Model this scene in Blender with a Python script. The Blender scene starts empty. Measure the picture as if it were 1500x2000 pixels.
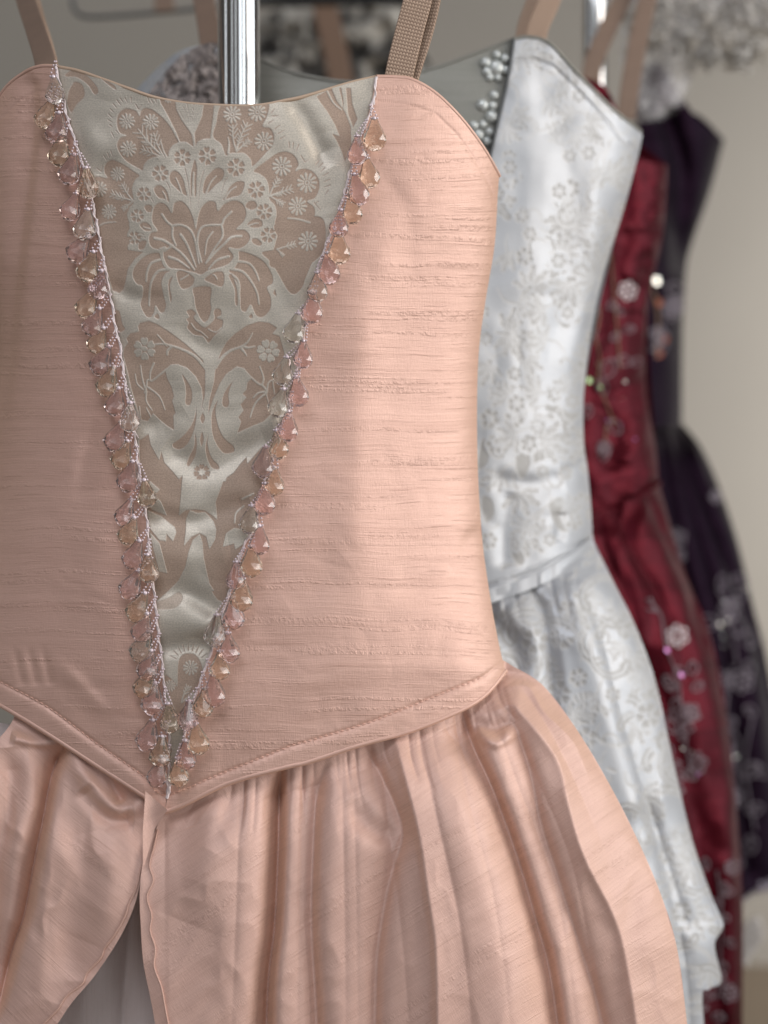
import bpy, math, random
import numpy as np
from mathutils import Vector, Matrix, Quaternion
random.seed(7); RNG = np.random.default_rng(11)
C = bpy.context.scene.collection
SC = bpy.context.scene

# ---------------------------------------------------------------- camera
FPX = 50/36*2000            # focal length in pixels of the 1500x2000 photograph
def at(px, py, d):          # point of the place seen at photo pixel (px,py), d metres in front of the camera
    return np.stack([(np.asarray(px)-750)/FPX*d, np.asarray(d)+0*np.asarray(px), (1000-np.asarray(py))/FPX*d], -1)
cam = bpy.data.cameras.new('camera'); camo = bpy.data.objects.new('camera', cam); C.objects.link(camo)
camo.location = (0,0,0); camo.rotation_euler = (math.radians(90),0,0)
cam.sensor_fit = 'VERTICAL'; cam.sensor_height = 36; cam.lens = 50; cam.clip_start = .02; cam.clip_end = 60
cam.dof.use_dof = True; cam.dof.focus_distance = 0.80; cam.dof.aperture_fstop = 3.4
SC.camera = camo

# ---------------------------------------------------------------- world (dim room, bright bands added for chrome stripes and soft light) and lamps
def nd(nt, t, **kw):
    n = nt.nodes.new(t)
    for k, v in kw.items():
        if k == 'ins':
            for a, b in v.items(): n.inputs[a].default_value = b
        else: setattr(n, k, v)
    return n
def mth(nt, op, a, b=None, c=None, clamp=False):
    n = nt.nodes.new('ShaderNodeMath'); n.operation = op; n.use_clamp = clamp
    for i, v in enumerate((a, b, c)):
        if v is None: continue
        if isinstance(v, (int, float)): n.inputs[i].default_value = v
        else: nt.links.new(v, n.inputs[i])
    return n.outputs[0]
W = bpy.data.worlds.new('World'); SC.world = W; W.use_nodes = True
nt = W.node_tree; nt.nodes.clear()
tc = nd(nt, 'ShaderNodeTexCoord'); sp = nd(nt, 'ShaderNodeSeparateXYZ'); nt.links.new(tc.outputs['Generated'], sp.inputs[0])
az = mth(nt, 'ARCTAN2', sp.outputs[0], sp.outputs[1])      # 0 = away from camera, + to the right
def band(a0, a1, z0, z1, s):
    m = mth(nt, 'MULTIPLY', mth(nt, 'GREATER_THAN', az, math.radians(a0)), mth(nt, 'LESS_THAN', az, math.radians(a1)))
    m = mth(nt, 'MULTIPLY', m, mth(nt, 'MULTIPLY', mth(nt, 'GREATER_THAN', sp.outputs[2], z0), mth(nt, 'LESS_THAN', sp.outputs[2], z1)))
    return mth(nt, 'MULTIPLY', m, s)
glow_bands = [(84, 108, -.25, .55, 3.0), (114, 119, -.3, .6, 1.6), (128, 131, -.3, .6, 1.2), (143, 150, -.4, .5, 2.6), (158, 172, -.2, .6, 1.5), (-112, -107, -.3, .5, 1.6), (-150, -146, -.3, .5, 1.0), (-172, -166, -.2, .5, .8)]
tot = None
for w in glow_bands:
    b = band(*w); tot = b if tot is None else mth(nt, 'ADD', tot, b)
mixw = nd(nt, 'ShaderNodeMix', data_type='RGBA'); mixw.inputs['A'].default_value = (.38,.335,.31,1); mixw.inputs['B'].default_value = (.93,.97,1,1)
nt.links.new(mth(nt, 'MINIMUM', tot, 1), mixw.inputs['Factor'])
st = mth(nt, 'ADD', tot, 0.15)
bg = nd(nt, 'ShaderNodeBackground'); nt.links.new(mixw.outputs['Result'], bg.inputs[0]); nt.links.new(st, bg.inputs[1])
wo = nd(nt, 'ShaderNodeOutputWorld'); nt.links.new(bg.outputs[0], wo.inputs[0])

def area(name, loc, target, sx, sy, power, col):
    l = bpy.data.lights.new(name, 'AREA'); l.shape = 'RECTANGLE'; l.size = sx; l.size_y = sy; l.energy = power; l.color = col
    o = bpy.data.objects.new(name, l); C.objects.link(o); o.location = loc
    o.rotation_euler = (Vector(target)-Vector(loc)).to_track_quat('-Z', 'Y').to_euler(); return o
area('window_light', (1.5, .38, .42), (0.05, .85, -.05), .95, 1.4, 16, (1, .915, .83))
area('front_window_light', (-.3, -1.1, 1.9), (.25, 1., -.15), 1.6, 1.1, 6.6, (.92, .94, 1)).data.spread = math.radians(80)
area('wall_fill_lamp', (1.35, 2.3, .0), (.8, 2.75, -.1), .4, 1.6, 11, (1, .97, .93))  # added lamp out of view, only brightens the right of the wall
SC.view_settings.view_transform = 'Standard'; SC.view_settings.look = 'None'; SC.view_settings.gamma = 1
SC.view_settings.exposure = 0.0
SC.cycles.use_denoising = True; SC.cycles.max_bounces = 10; SC.cycles.transmission_bounces = 8; SC.cycles.transparent_max_bounces = 12
SC.cycles.sample_clamp_indirect = 4; SC.cycles.caustics_refractive = True

# ---------------------------------------------------------------- helpers
def prop(o, label=None, cat=None, group=None, kind=None):
    if label: o['label'] = label
    if cat: o['category'] = cat
    if group: o['group'] = group
    if kind: o['kind'] = kind
    return o
def root(name, loc, label, cat, group=None):
    o = bpy.data.objects.new(name, None); C.objects.link(o); o.location = loc; o.empty_display_size = .05
    return prop(o, label, cat, group)
WORLDLOC = {}
def adopt(o, parent):
    """parent o (built in world coordinates) keeping it in place"""
    if parent is None: WORLDLOC[o.name] = Vector(o.location); return o
    o.parent = parent
    pl = WORLDLOC.get(parent.name, Vector(parent.location)); wl = Vector(o.location)
    WORLDLOC[o.name] = wl; o.location = wl-pl
    return o
def npmesh(name, V, F, mat, parent=None, smooth=True, uv=None, attrs=None, origin=None):
    V = np.asarray(V, dtype=np.float64).reshape(-1, 3); F = np.asarray(F, dtype=np.int32); k = F.shape[1]
    og = V.mean(0) if origin is None else np.asarray(origin)
    me = bpy.data.meshes.new(name); me.vertices.add(len(V)); me.vertices.foreach_set('co', (V-og).astype(np.float32).ravel())
    me.loops.add(F.size); me.loops.foreach_set('vertex_index', F.ravel())
    me.polygons.add(len(F)); me.polygons.foreach_set('loop_start', np.arange(0, F.size, k, dtype=np.int32))
    try: me.polygons.foreach_set('loop_total', np.full(len(F), k, dtype=np.int32))
    except Exception: pass
    me.update(calc_edges=True)
    me.polygons.foreach_set('use_smooth', np.full(len(F), smooth)); 
    if uv is not None:
        l = me.uv_layers.new(name='fab'); l.data.foreach_set('uv', uv[F.ravel()].astype(np.float32).ravel())
    for nme, arr in (attrs or {}).items():
        a = me.attributes.new(nme, 'FLOAT', 'POINT'); a.data.foreach_set('value', arr.astype(np.float32))
    me.materials.append(mat); me.validate(); me.update()
    o = bpy.data.objects.new(name, me); C.objects.link(o); o.location = og
    return adopt(o, parent)
def catmull(P, n=8, closed=False):
    P = np.asarray(P, float); out = []; N = len(P)
    rng = range(N) if closed else range(N-1)
    t = np.linspace(0, 1, n, endpoint=False)[:, None]
    for i in rng:
        if closed: a, b, c, d = P[i-1], P[i], P[(i+1) % N], P[(i+2) % N]
        else: a, b, c, d = P[max(i-1, 0)], P[i], P[i+1], P[min(i+2, N-1)]
        out.append(.5*((2*b)+(-a+c)*t+(2*a-5*b+4*c-d)*t**2+(-a+3*b-3*c+d)*t**3))
    if not closed: out.append(P[-1:])
    return np.vstack(out)
def resample(P, n):
    P = np.asarray(P, float); s = np.r_[0, np.cumsum(np.linalg.norm(np.diff(P, axis=0), axis=1))]; u = np.linspace(0, s[-1], n)
    return np.stack([np.interp(u, s, P[:, i]) for i in range(P.shape[1])], 1)
def grid_faces(ny, nx):
    i = np.arange(ny*nx).reshape(ny, nx)
    return np.stack([i[:-1, :-1], i[1:, :-1], i[1:, 1:], i[:-1, 1:]], -1).reshape(-1, 4)
def coons(top, bottom, left, right, nx, ny, sm=True):
    f = (lambda p: catmull(p, 10)) if sm else (lambda p: np.asarray(p, float))
    T, B = resample(f(top), nx), resample(f(bottom), nx); L, R = resample(f(left), ny), resample(f(right), ny)
    u = np.linspace(0, 1, nx)[None, :, None]; v = np.linspace(0, 1, ny)[:, None, None]
    S = (1-v)*T[None]+v*B[None]+(1-u)*L[:, None]+u*R[:, None]
    S -= (1-u)*(1-v)*T[0]+u*(1-v)*T[-1]+(1-u)*v*B[0]+u*v*B[-1]
    return S[..., 0], S[..., 1]
def patch(name, X, Y, D, mat, parent, attrs=None, uvrot=None):
    ny, nx = X.shape
    V = at(X, Y, D).reshape(-1, 3)
    uv = np.stack([X/1000, (2000-Y)/1000], -1).reshape(-1, 2)
    return npmesh(name, V, grid_faces(ny, nx), mat, parent, uv=uv, attrs={k: a.ravel() for k, a in (attrs or {}).items()})
def pdist(X, Y, pts):
    """signed distance to a polyline and position along it (0..1)"""
    pts = np.asarray(pts, float); best = np.full(X.shape, 1e9); pp = np.zeros(X.shape); sgn = np.ones(X.shape); par = np.zeros(X.shape)
    L = np.r_[0, np.cumsum(np.linalg.norm(np.diff(pts, axis=0), axis=1))]
    for i in range(len(pts)-1):
        a = pts[i]; b = pts[i+1]; e = b-a; l2 = (e**2).sum()+1e-9
        t = np.clip(((X-a[0])*e[0]+(Y-a[1])*e[1])/l2, 0, 1); dx = X-a[0]-t*e[0]; dy = Y-a[1]-t*e[1]; d = np.hypot(dx, dy)
        m = d < best; best[m] = d[m]; sgn[m] = np.sign(-(dx*e[1]-dy*e[0]))[m]; pp[m] = (((X-a[0])*e[1]-(Y-a[1])*e[0])/np.sqrt(l2))[m]; par[m] = ((L[i]+t*np.sqrt(l2))/L[-1])[m]
    PERP[0] = np.tanh(pp/9)
    return best*sgn, par
PERP = [0]
def fold(X, Y, pts, amp, wl, wr, cusp=True, t0=.0, t1=.0, sm=True):
    """height (px) of a fold along pts; wl/wr = widths on its left / right in the picture; t0,t1 fade lengths at start/end"""
    p = catmull(pts, 5) if sm else pts
    d, s = pdist(X, Y, p)
    left = d < 0     # for a downward running curve the picture's left side
    w = .5*(wl+wr)+.5*(wr-wl)*PERP[0]
    a = np.abs(d)/w
    h = np.exp(-np.sqrt(a*a+.008)+.09) if cusp else np.exp(-a*a)
    f = np.ones_like(h)
    if t0 > 0: f *= np.clip(s/t0, 0, 1)**.8
    if t1 > 0: f *= np.clip((1-s)/t1, 0, 1)**.8
    return amp*h*f
def vnoise(X, Y, sx, sy, seed=0):
    r = np.random.default_rng(seed); G = r.random((64, 64))
    x = X/sx; y = Y/sy; xi = np.floor(x).astype(int); yi = np.floor(y).astype(int); fx = x-xi; fy = y-yi
    fx = fx*fx*(3-2*fx); fy = fy*fy*(3-2*fy); g = lambda a, b: G[a % 64, b % 64]
    return (g(yi, xi)*(1-fx)+g(yi, xi+1)*fx)*(1-fy)+(g(yi+1, xi)*(1-fx)+g(yi+1, xi+1)*fx)*fy-.5
def tube(P, r, seg=8, cap=True):
    """verts, faces of a tube along 3-D points P, r scalar or per point"""
    P = np.asarray(P, float); n = len(P); r = np.broadcast_to(np.asarray(r, float), (n,))
    T = np.gradient(P, axis=0); T /= np.linalg.norm(T, axis=1)[:, None]+1e-12
    up = np.array([0, 1, 0.]) if abs(T[0][1]) < .9 else np.array([1., 0, 0]); N = np.cross(T, up); N /= np.linalg.norm(N, axis=1)[:, None]+1e-12; B = np.cross(T, N)
    a = np.linspace(0, 2*math.pi, seg, endpoint=False)
    V = P[:, None]+r[:, None, None]*(np.cos(a)[None, :, None]*N[:, None]+np.sin(a)[None, :, None]*B[:, None])
    i = np.arange(n*seg).reshape(n, seg); j = np.roll(i, -1, 1)
    F = np.stack([i[:-1], i[1:], j[1:], j[:-1]], -1).reshape(-1, 4)
    return V.reshape(-1, 3), F
class Bag:
    def __init__(s): s.V = []; s.F = []; s.n = 0
    def add(s, V, F): s.V.append(np.asarray(V).reshape(-1, 3)); s.F.append(np.asarray(F)+s.n); s.n += len(s.V[-1])
    def build(s, name, mat, parent, smooth=True): return npmesh(name, np.vstack(s.V), np.vstack(s.F), mat, parent, smooth)
def ball(c, r, seg=8, rings=5, squash=(1, 1, 1)):
    th = np.linspace(0.05, math.pi-.05, rings+1); ph = np.linspace(0, 2*math.pi, seg, endpoint=False)
    V = np.stack([np.sin(th)[:, None]*np.cos(ph)*squash[0], np.sin(th)[:, None]*np.sin(ph)*squash[1], np.cos(th)[:, None]*np.ones(seg)*squash[2]], -1)*r+np.asarray(c)
    i = np.arange((rings+1)*seg).reshape(rings+1, seg); j = np.roll(i, -1, 1)
    return V.reshape(-1, 3), np.stack([i[:-1], i[1:], j[1:], j[:-1]], -1).reshape(-1, 4)

# ---------------------------------------------------------------- 2-D drawing of woven patterns (becomes a vertex attribute)
class Canvas:
    def __init__(s, x0, y0, x1, y1, ss=2., base=0.):
        s.x0, s.y0, s.ss = x0, y0, ss; s.A = np.full((int((y1-y0)*ss), int((x1-x0)*ss)), base, np.float32)
        s.tr = (0, 0, 1)
    def T(s, ox, oy, sc): s.tr = (ox, oy, sc); return s
    def _p(s, pts):
        if isinstance(pts, str): pts = [tuple(float(q) for q in p.split(',')) for p in pts.split()]
        P = np.asarray(pts, float)
        P = P/s.tr[2]+np.array([s.tr[0], s.tr[1]])
        return (P-np.array([s.x0, s.y0]))*s.ss
    def poly(s, pts, v=1., sm=True):
        P = s._p(pts)
        if sm: P = catmull(P, 6, True)
        H, Wd = s.A.shape; y0 = max(0, int(P[:, 1].min())); y1 = min(H-1, int(P[:, 1].max())+1)
        Q = np.roll(P, -1, 0)
        for y in range(y0, y1+1):
            yc = y+.5; m = (P[:, 1] <= yc) != (Q[:, 1] <= yc)
            if not m.any(): continue
            a, b = P[m], Q[m]; xs = np.sort(a[:, 0]+(yc-a[:, 1])/(b[:, 1]-a[:, 1])*(b[:, 0]-a[:, 0]))
            for k in range(0, len(xs)-1, 2):
                i0 = max(0, int(round(xs[k]))); i1 = min(Wd, int(round(xs[k+1])))
                if i1 > i0: s.A[y, i0:i1] = v
    def line(s, pts, w0, w1=None, v=0., sm=True, raw=False):
        """stroke; widths in the units of pts"""
        P = s._p(pts); k = s.ss/s.tr[2]; w1 = w0 if w1 is None else w1
        if sm and len(P) > 2: P = catmull(P, 8)
        L = np.linalg.norm(np.diff(P, axis=0), axis=1).sum(); n = max(2, int(L/1.0)); P = resample(P, n); H, Wd = s.A.shape
        for i, (x, y) in enumerate(P):
            r = max(.5, .5*k*(w0+(w1-w0)*i/(n-1))); x0, x1, y0, y1 = int(x-r), int(x+r)+2, int(y-r), int(y+r)+2
            x0 = max(x0, 0); y0 = max(y0, 0); x1 = min(x1, Wd); y1 = min(y1, H)
            if x1 <= x0 or y1 <= y0: continue
            yy, xx = np.mgrid[y0:y1, x0:x1]; m = (xx+.5-x)**2+(yy+.5-y)**2 <= r*r+.2
            s.A[y0:y1, x0:x1][m] = v
    def daisy(s, x, y, R, v=0., n=11, w=.2, rot=0.):
        for i in range(n):
            a = rot+2*math.pi*i/n
            s.line([(x+math.cos(a)*R*.42, y+math.sin(a)*R*.42), (x+math.cos(a)*R*.92, y+math.sin(a)*R*.92)], R*w*.7, R*w*1.2, v)
        s.line([(x+math.cos(a)*R*.2, y+math.sin(a)*R*.2) for a in np.linspace(0, 6.3, 9)], R*.1, None, v)
    def petals(s, x, y, R, v=1., n=6, rot=.3, dot=True, fat=.30):
        for i in range(n):
            a = rot+2*math.pi*i/n; ca, sa = math.cos(a), math.sin(a)
            q = [(.30, 0), (.5, -fat*.8), (.82, -fat), (.97, -fat*.5), (.88, 0), (.97, fat*.5), (.82, fat), (.5, fat*.8)]
            s.poly([(x+R*(u*ca-w*sa), y+R*(u*sa+w*ca)) for u, w in q], v)
        if dot: s.line([(x-.01, y), (x+.01, y)], R*.24, None, v)
    def sprig(s, base, tips, w=10, v=0.):
        bx, by = base
        for tx, ty in tips:
            mx, my = (bx*.5+tx*.5), (by*.5+ty*.5); s.line([base, (mx+(ty-by)*.06, my), (tx, ty)], w, w*.55, v)
            for f in (.5, .68, .84):
                px, py = bx+(tx-bx)*f, by+(ty-by)*f; dx, dy = (tx-bx)*.22, (ty-by)*.22
                for sg in (-1, 1): s.line([(px, py), (px+dx*.8-sg*dy*.75, py+dy*.8+sg*dx*.75)], w*.6, w*.4, v)
    def leaf(s, x, y, ang, L, Wd, v=1., jag=5, vein=True, vv=0.):
        ca, sa = math.cos(ang), math.sin(ang); up = []; dn = []
        for i in range(jag*2+1):
            u = i/(jag*2); h = Wd*math.sin(math.pi*min(1, u*1.02))**.8*(1. if i % 2 else .68)
            up.append((u+(.07 if i % 2 else 0), h)); dn.append((u+(.07 if i % 2 else 0), -h))
        q = up+[(1.08, 0)]+dn[::-1]
        s.poly([(x+L*u*ca-w*sa, y+L*u*sa+w*ca) for u, w in q], v, sm=False)
        if vein:
            s.line([(x, y), (x+L*.85*ca, y+L*.85*sa)], Wd*.14, Wd*.05, vv)
            for u in (.25, .45, .65):
                for sg in (-1, 1): s.line([(x+L*u*ca, y+L*u*sa), (x+L*(u+.16)*ca-sg*Wd*.55*sa, y+L*(u+.16)*sa+sg*Wd*.55*ca)], Wd*.08, Wd*.04, vv)
    def done(s, k=1):
        A = s.A
        for _ in range(k):
            B = np.pad(A, 1, mode='edge'); A = (B[:-2, 1:-1]+B[2:, 1:-1]+B[1:-1, :-2]+B[1:-1, 2:]+2*A)/6
        s.A = A; gy, gx = np.gradient(A); s.E = np.clip(np.hypot(gx, gy)*2.2, 0, 1); return s
    def sample(s, X, Y, which='A'):
        A = getattr(s, which); x = np.clip((X-s.x0)*s.ss-.5, 0, A.shape[1]-1.01); y = np.clip((Y-s.y0)*s.ss-.5, 0, A.shape[0]-1.01)
        xi = x.astype(int); yi = y.astype(int); fx = x-xi; fy = y-yi
        return (A[yi, xi]*(1-fx)+A[yi, xi+1]*fx)*(1-fy)+(A[yi+1, xi]*(1-fx)+A[yi+1, xi+1]*fx)*fy

# ---------------------------------------------------------------- materials
def newmat(name):
    m = bpy.data.materials.new(name); m.use_nodes = True; nt = m.node_tree; nt.nodes.clear()
    o = nd(nt, 'ShaderNodeOutputMaterial'); p = nd(nt, 'ShaderNodeBsdfPrincipled'); nt.links.new(p.outputs[0], o.inputs[0]); return m, nt, p
def noise(nt, vec, scale, detail=2, rough=.5):
    n = nd(nt, 'ShaderNodeTexNoise'); n.inputs['Scale'].default_value = scale; n.inputs['Detail'].default_value = detail; n.inputs['Roughness'].default_value = rough
    if vec is not None: nt.links.new(vec, n.inputs['Vector'])
    return n.outputs['Fac']
def vscale(nt, vec, sx, sy, rot=0., off=0.):
    m = nd(nt, 'ShaderNodeMapping'); m.inputs['Rotation'].default_value = (0, 0, rot); nt.links.new(vec, m.inputs['Vector'])
    m2 = nd(nt, 'ShaderNodeMapping'); m2.inputs['Scale'].default_value = (sx, sy, 1); m2.inputs['Location'].default_value = (off, off*.7, off*.3); nt.links.new(m.outputs[0], m2.inputs['Vector']); return m2.outputs[0]
def ramp(nt, fac, a, b):
    n = nd(nt, 'ShaderNodeMapRange'); n.inputs['From Min'].default_value = a; n.inputs['From Max'].default_value = b; n.clamp = True
    n.interpolation_type = 'SMOOTHSTEP'; nt.links.new(fac, n.inputs['Value']); return n.outputs['Result']
def mixc(nt, fac, a, b):
    n = nd(nt, 'ShaderNodeMix', data_type='RGBA')
    if isinstance(fac, (int, float)): n.inputs['Factor'].default_value = fac
    else: nt.links.new(fac, n.inputs['Factor'])
    for k, v in (('A', a), ('B', b)):
        if isinstance(v, tuple): n.inputs[k].default_value = (*v, 1)
        else: nt.links.new(v, n.inputs[k])
    return n.outputs['Result']
def bump(nt, h, p, strength, dist):
    b = nd(nt, 'ShaderNodeBump'); b.inputs['Strength'].default_value = strength; b.inputs['Distance'].default_value = dist
    nt.links.new(h, b.inputs['Height']); nt.links.new(b.outputs[0], p.inputs['Normal'])
def silk(name, base, dark, rot=0., rough=.42, metal=.3, slub=1., sheen=.3, sheentint=(1, .72, .5), weave=.5, spec=.5, shot=None):
    m, nt, p = newmat(name); uv = nd(nt, 'ShaderNodeUVMap', uv_map='fab').outputs[0]
    wob = nd(nt, 'ShaderNodeVectorMath', operation='ADD')
    # gentle waviness of the threads
    w1 = noise(nt, vscale(nt, uv, 3, 3, rot, 3.), 1, 2); cmb = nd(nt, 'ShaderNodeCombineXYZ'); nt.links.new(mth(nt, 'MULTIPLY', w1, .05), cmb.inputs[1])
    nt.links.new(uv, wob.inputs[0]); nt.links.new(cmb.outputs[0], wob.inputs[1]); uvw = wob.outputs[0]
    streak = noise(nt, vscale(nt, uvw, 5, 260, rot), 1, 3, .6)
    streak2 = noise(nt, vscale(nt, uvw, 2.2, 70, rot, 5.), 1, 2, .5)
    bands = ramp(nt, noise(nt, vscale(nt, uvw, 1.6, 30, rot, 9.), 1, 2), .44, .64)
    lines = ramp(nt, noise(nt, vscale(nt, uvw, 3.2, 115, rot, 1.7), 1, 2), .50, .62)
    nubs = noise(nt, vscale(nt, uvw, 150, 105, rot, 2.), 1, 2, .6)
    nubm = mth(nt, 'MULTIPLY', mth(nt, 'ADD', mth(nt, 'MULTIPLY', mth(nt, 'MULTIPLY', bands, lines), .95), .10), ramp(nt, nubs, .40, .66))
    slubs = ramp(nt, noise(nt, vscale(nt, uvw, 8, 300, rot, 7.), 1, 1), .66, .74)
    thr = noise(nt, vscale(nt, uvw, 50, 520, rot, 4.), 1, 2)
    thv = noise(nt, vscale(nt, uvw, 520, 50, rot, 6.), 1, 2)
    h = mth(nt, 'ADD', mth(nt, 'MULTIPLY', streak, .7), mth(nt, 'ADD', mth(nt, 'MULTIPLY', nubm, .95*slub), mth(nt, 'MULTIPLY', lines, .17*slub)))
    h = mth(nt, 'ADD', h, mth(nt, 'MULTIPLY', slubs, .5*slub)); h = mth(nt, 'ADD', h, mth(nt, 'MULTIPLY', mth(nt, 'ADD', thr, thv), weave))
    bump(nt, h, p, .5, .0005)
    f = mth(nt, 'ADD', mth(nt, 'MULTIPLY', ramp(nt, streak, .35, .75), .30), mth(nt, 'MULTIPLY', ramp(nt, streak2, .4, .75), .30))
    f = mth(nt, 'ADD', f, mth(nt, 'MULTIPLY', slubs, .35)); f = mth(nt, 'ADD', f, mth(nt, 'MULTIPLY', nubm, .16)); f = mth(nt, 'ADD', f, mth(nt, 'MULTIPLY', thr, .22), clamp=True)
    gr = noise(nt, vscale(nt, uv, 520, 620, rot, 8.), 1, 2, .7)
    f = mth(nt, 'ADD', f, mth(nt, 'MULTIPLY', mth(nt, 'SUBTRACT', gr, .5), .9), clamp=True)
    body = mixc(nt, f, base, dark)
    if shot:
        lw = nd(nt, 'ShaderNodeLayerWeight'); lw.inputs['Blend'].default_value = .5
        body = mixc(nt, mth(nt, 'MULTIPLY', ramp(nt, lw.outputs['Facing'], .12, .70), .7), body, mixc(nt, f, shot, tuple(c*.8 for c in shot)))
    nt.links.new(body, p.inputs['Base Color'])
    nt.links.new(mth(nt, 'ADD', mth(nt, 'MULTIPLY', streak, .14), rough-.07), p.inputs['Roughness'])
    p.inputs['Metallic'].default_value = metal
    p.inputs['Sheen Weight'].default_value = sheen; p.inputs['Sheen Roughness'].default_value = .4; p.inputs['Sheen Tint'].default_value = (*sheentint, 1)
    p.inputs['Specular IOR Level'].default_value = spec
    return m
def damask(name, satin, figure, line, r_satin=.34, r_fig=.6, metal=.35, grain=.5):
    m, nt, p = newmat(name); uv = nd(nt, 'ShaderNodeUVMap', uv_map='fab').outputs[0]
    a = nd(nt, 'ShaderNodeAttribute', attribute_name='pat').outputs['Fac']; e = nd(nt, 'ShaderNodeAttribute', attribute_name='edge').outputs['Fac']
    g = noise(nt, vscale(nt, uv, 330, 330), 1, 3, .8); rib = noise(nt, vscale(nt, uv, 30, 560), 1, 2)
    col = mixc(nt, a, satin, figure); col = mixc(nt, mth(nt, 'MULTIPLY', e, mth(nt, 'ADD', mth(nt, 'MULTIPLY', ramp(nt, g, .35, .65), .7), .25)), col, line)
    gv = mth(nt, 'MULTIPLY', ramp(nt, g, .3, .75), grain*.35)
    dk = nd(nt, 'ShaderNodeMix', data_type='RGBA', blend_type='MULTIPLY'); nt.links.new(gv, dk.inputs['Factor']); nt.links.new(col, dk.inputs['A']); dk.inputs['B'].default_value = (.45, .45, .47, 1)
    nt.links.new(dk.outputs['Result'], p.inputs['Base Color'])
    rr = nd(nt, 'ShaderNodeMix', data_type='FLOAT'); rr.inputs['A'].default_value = r_satin; rr.inputs['B'].default_value = r_fig; nt.links.new(a, rr.inputs['Factor'])
    nt.links.new(rr.outputs['Result'], p.inputs['Roughness'])
    mm = nd(nt, 'ShaderNodeMix', data_type='FLOAT'); mm.inputs['A'].default_value = metal; mm.inputs['B'].default_value = .05; nt.links.new(a, mm.inputs['Factor']); nt.links.new(mm.outputs['Result'], p.inputs['Metallic'])
    bump(nt, mth(nt, 'ADD', mth(nt, 'MULTIPLY', g, .5), rib), p, .35, .0003)
    return m
def simple(name, col, rough=.6, metal=0., nscale=0, namp=.2, bumpd=0., **kw):
    m, nt, p = newmat(name)
    p.inputs['Base Color'].default_value = (*col, 1); p.inputs['Roughness'].default_value = rough; p.inputs['Metallic'].default_value = metal
    for k, v in kw.items(): p.inputs[k.replace('_', ' ')].default_value = v
    if nscale:
        tcn = nd(nt, 'ShaderNodeTexCoord').outputs['Object']; n = noise(nt, tcn, nscale, 4, .6)
        nt.links.new(mixc(nt, n, tuple(c*(1-namp) for c in col), tuple(min(1, c*(1+namp)) for c in col)), p.inputs['Base Color'])
        if bumpd: bump(nt, n, p, .6, bumpd)
    return m
M = {}
M['pink'] = silk('peach_dupioni', (.66, .42, .345), (.54, .325, .26), 0, rough=.45, metal=.2, shot=(.74, .47, .34))
M['pink_bias'] = silk('peach_dupioni_bias', (.68, .445, .375), (.56, .345, .285), math.radians(-32), rough=.49, metal=.10, slub=.6, shot=(.74, .47, .345))
M['pink_bias2'] = silk('peach_dupioni_bias_left', (.68, .445, .375), (.56, .345, .285), math.radians(40), rough=.49, metal=.10, slub=.5, shot=(.74, .47, .345))
M['stomacher'] = damask('silver_damask', (.61, .55, .465), (.47, .345, .265), (.68, .63, .56), .42, .6, .32, grain=1.9)
M['under'] = silk('pale_underskirt', (.66, .57, .55), (.60, .50, .48), math.pi/2, rough=.6, metal=0, slub=0., sheen=.2, sheentint=(1, 1, 1), weave=.5)
M['white'] = damask('white_damask', (.46, .475, .50), (.40, .395, .385), (.68, .68, .68), .40, .5, .25, grain=.5)
M['greysatin'] = silk('grey_satin', (.25, .245, .22), (.19, .19, .165), 0, rough=.4, metal=.3, slub=.2, sheen=.1, sheentint=(1, 1, 1))
M['red'] = silk('burgundy_silk', (.085, .004, .011), (.022, .001, .003), 0, rough=.42, metal=.6, spec=.15, slub=.6, sheen=.0, sheentint=(1, .4, .5))
M['purple'] = silk('aubergine_silk', (.013, .006, .013), (.005, .003, .006), 0, rough=.5, metal=.8, spec=.0, slub=.4, sheen=.0)
M['thread'] = simple('pale_thread', (.78, .68, .68), .5)
M['stitch'] = simple('peach_stitching', (.66, .40, .32), .6)
M['silverthread'] = simple('silver_embroidery', (.22, .16, .18), .4, .5)
M['flowerthread'] = simple('pale_flower_embroidery', (.62, .54, .55), .4, .3)
M['goldthread'] = simple('bronze_embroidery', (.25, .16, .10), .4, .5)
M['chrome'] = simple('chrome', (.86, .87, .88), .05, 1.)
M['wire'] = simple('dark_wire', (.10, .10, .10), .4, .6)
M['black'] = simple('black_metal', (.02, .02, .02), .4, .5)
M['pipingdark'] = simple('grey_piping', (.09, .095, .10), .5)
def glass(name, col, rough=.0):
    m, nt, p = newmat(name); p.inputs['Base Color'].default_value = (*col, 1); p.inputs['Roughness'].default_value = rough
    p.inputs['Transmission Weight'].default_value = .92; p.inputs['IOR'].default_value = 1.46; p.inputs['Coat Weight'].default_value = .6; p.inputs['Coat Roughness'].default_value = .03
    
    return m
M['bead_pink'] = glass('pink_crystal', (1.0, .83, .81)); M['bead_peach'] = glass('peach_crystal', (1.0, .87, .73)); M['bead_clear'] = glass('clear_crystal', (1.0, .94, .87))
M['seed'] = simple('seed_beads', (.78, .66, .70), .2, .2)
M['crystal'] = simple('round_crystal', (.78, .82, .80), .06, .15, Transmission_Weight=.35, Coat_Weight=.6)
M['sequin'] = simple('sequin', (.92, .92, .85), .12, 1.)
M['sequin_lilac'] = simple('lilac_sequin', (.40, .18, .38), .35, .9)
M['sequin_orange'] = simple('orange_sequin', (.45, .13, .07), .3, .6)
M['sequin_green'] = simple('green_sequin', (.28, .40, .22), .35, .9)
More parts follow.
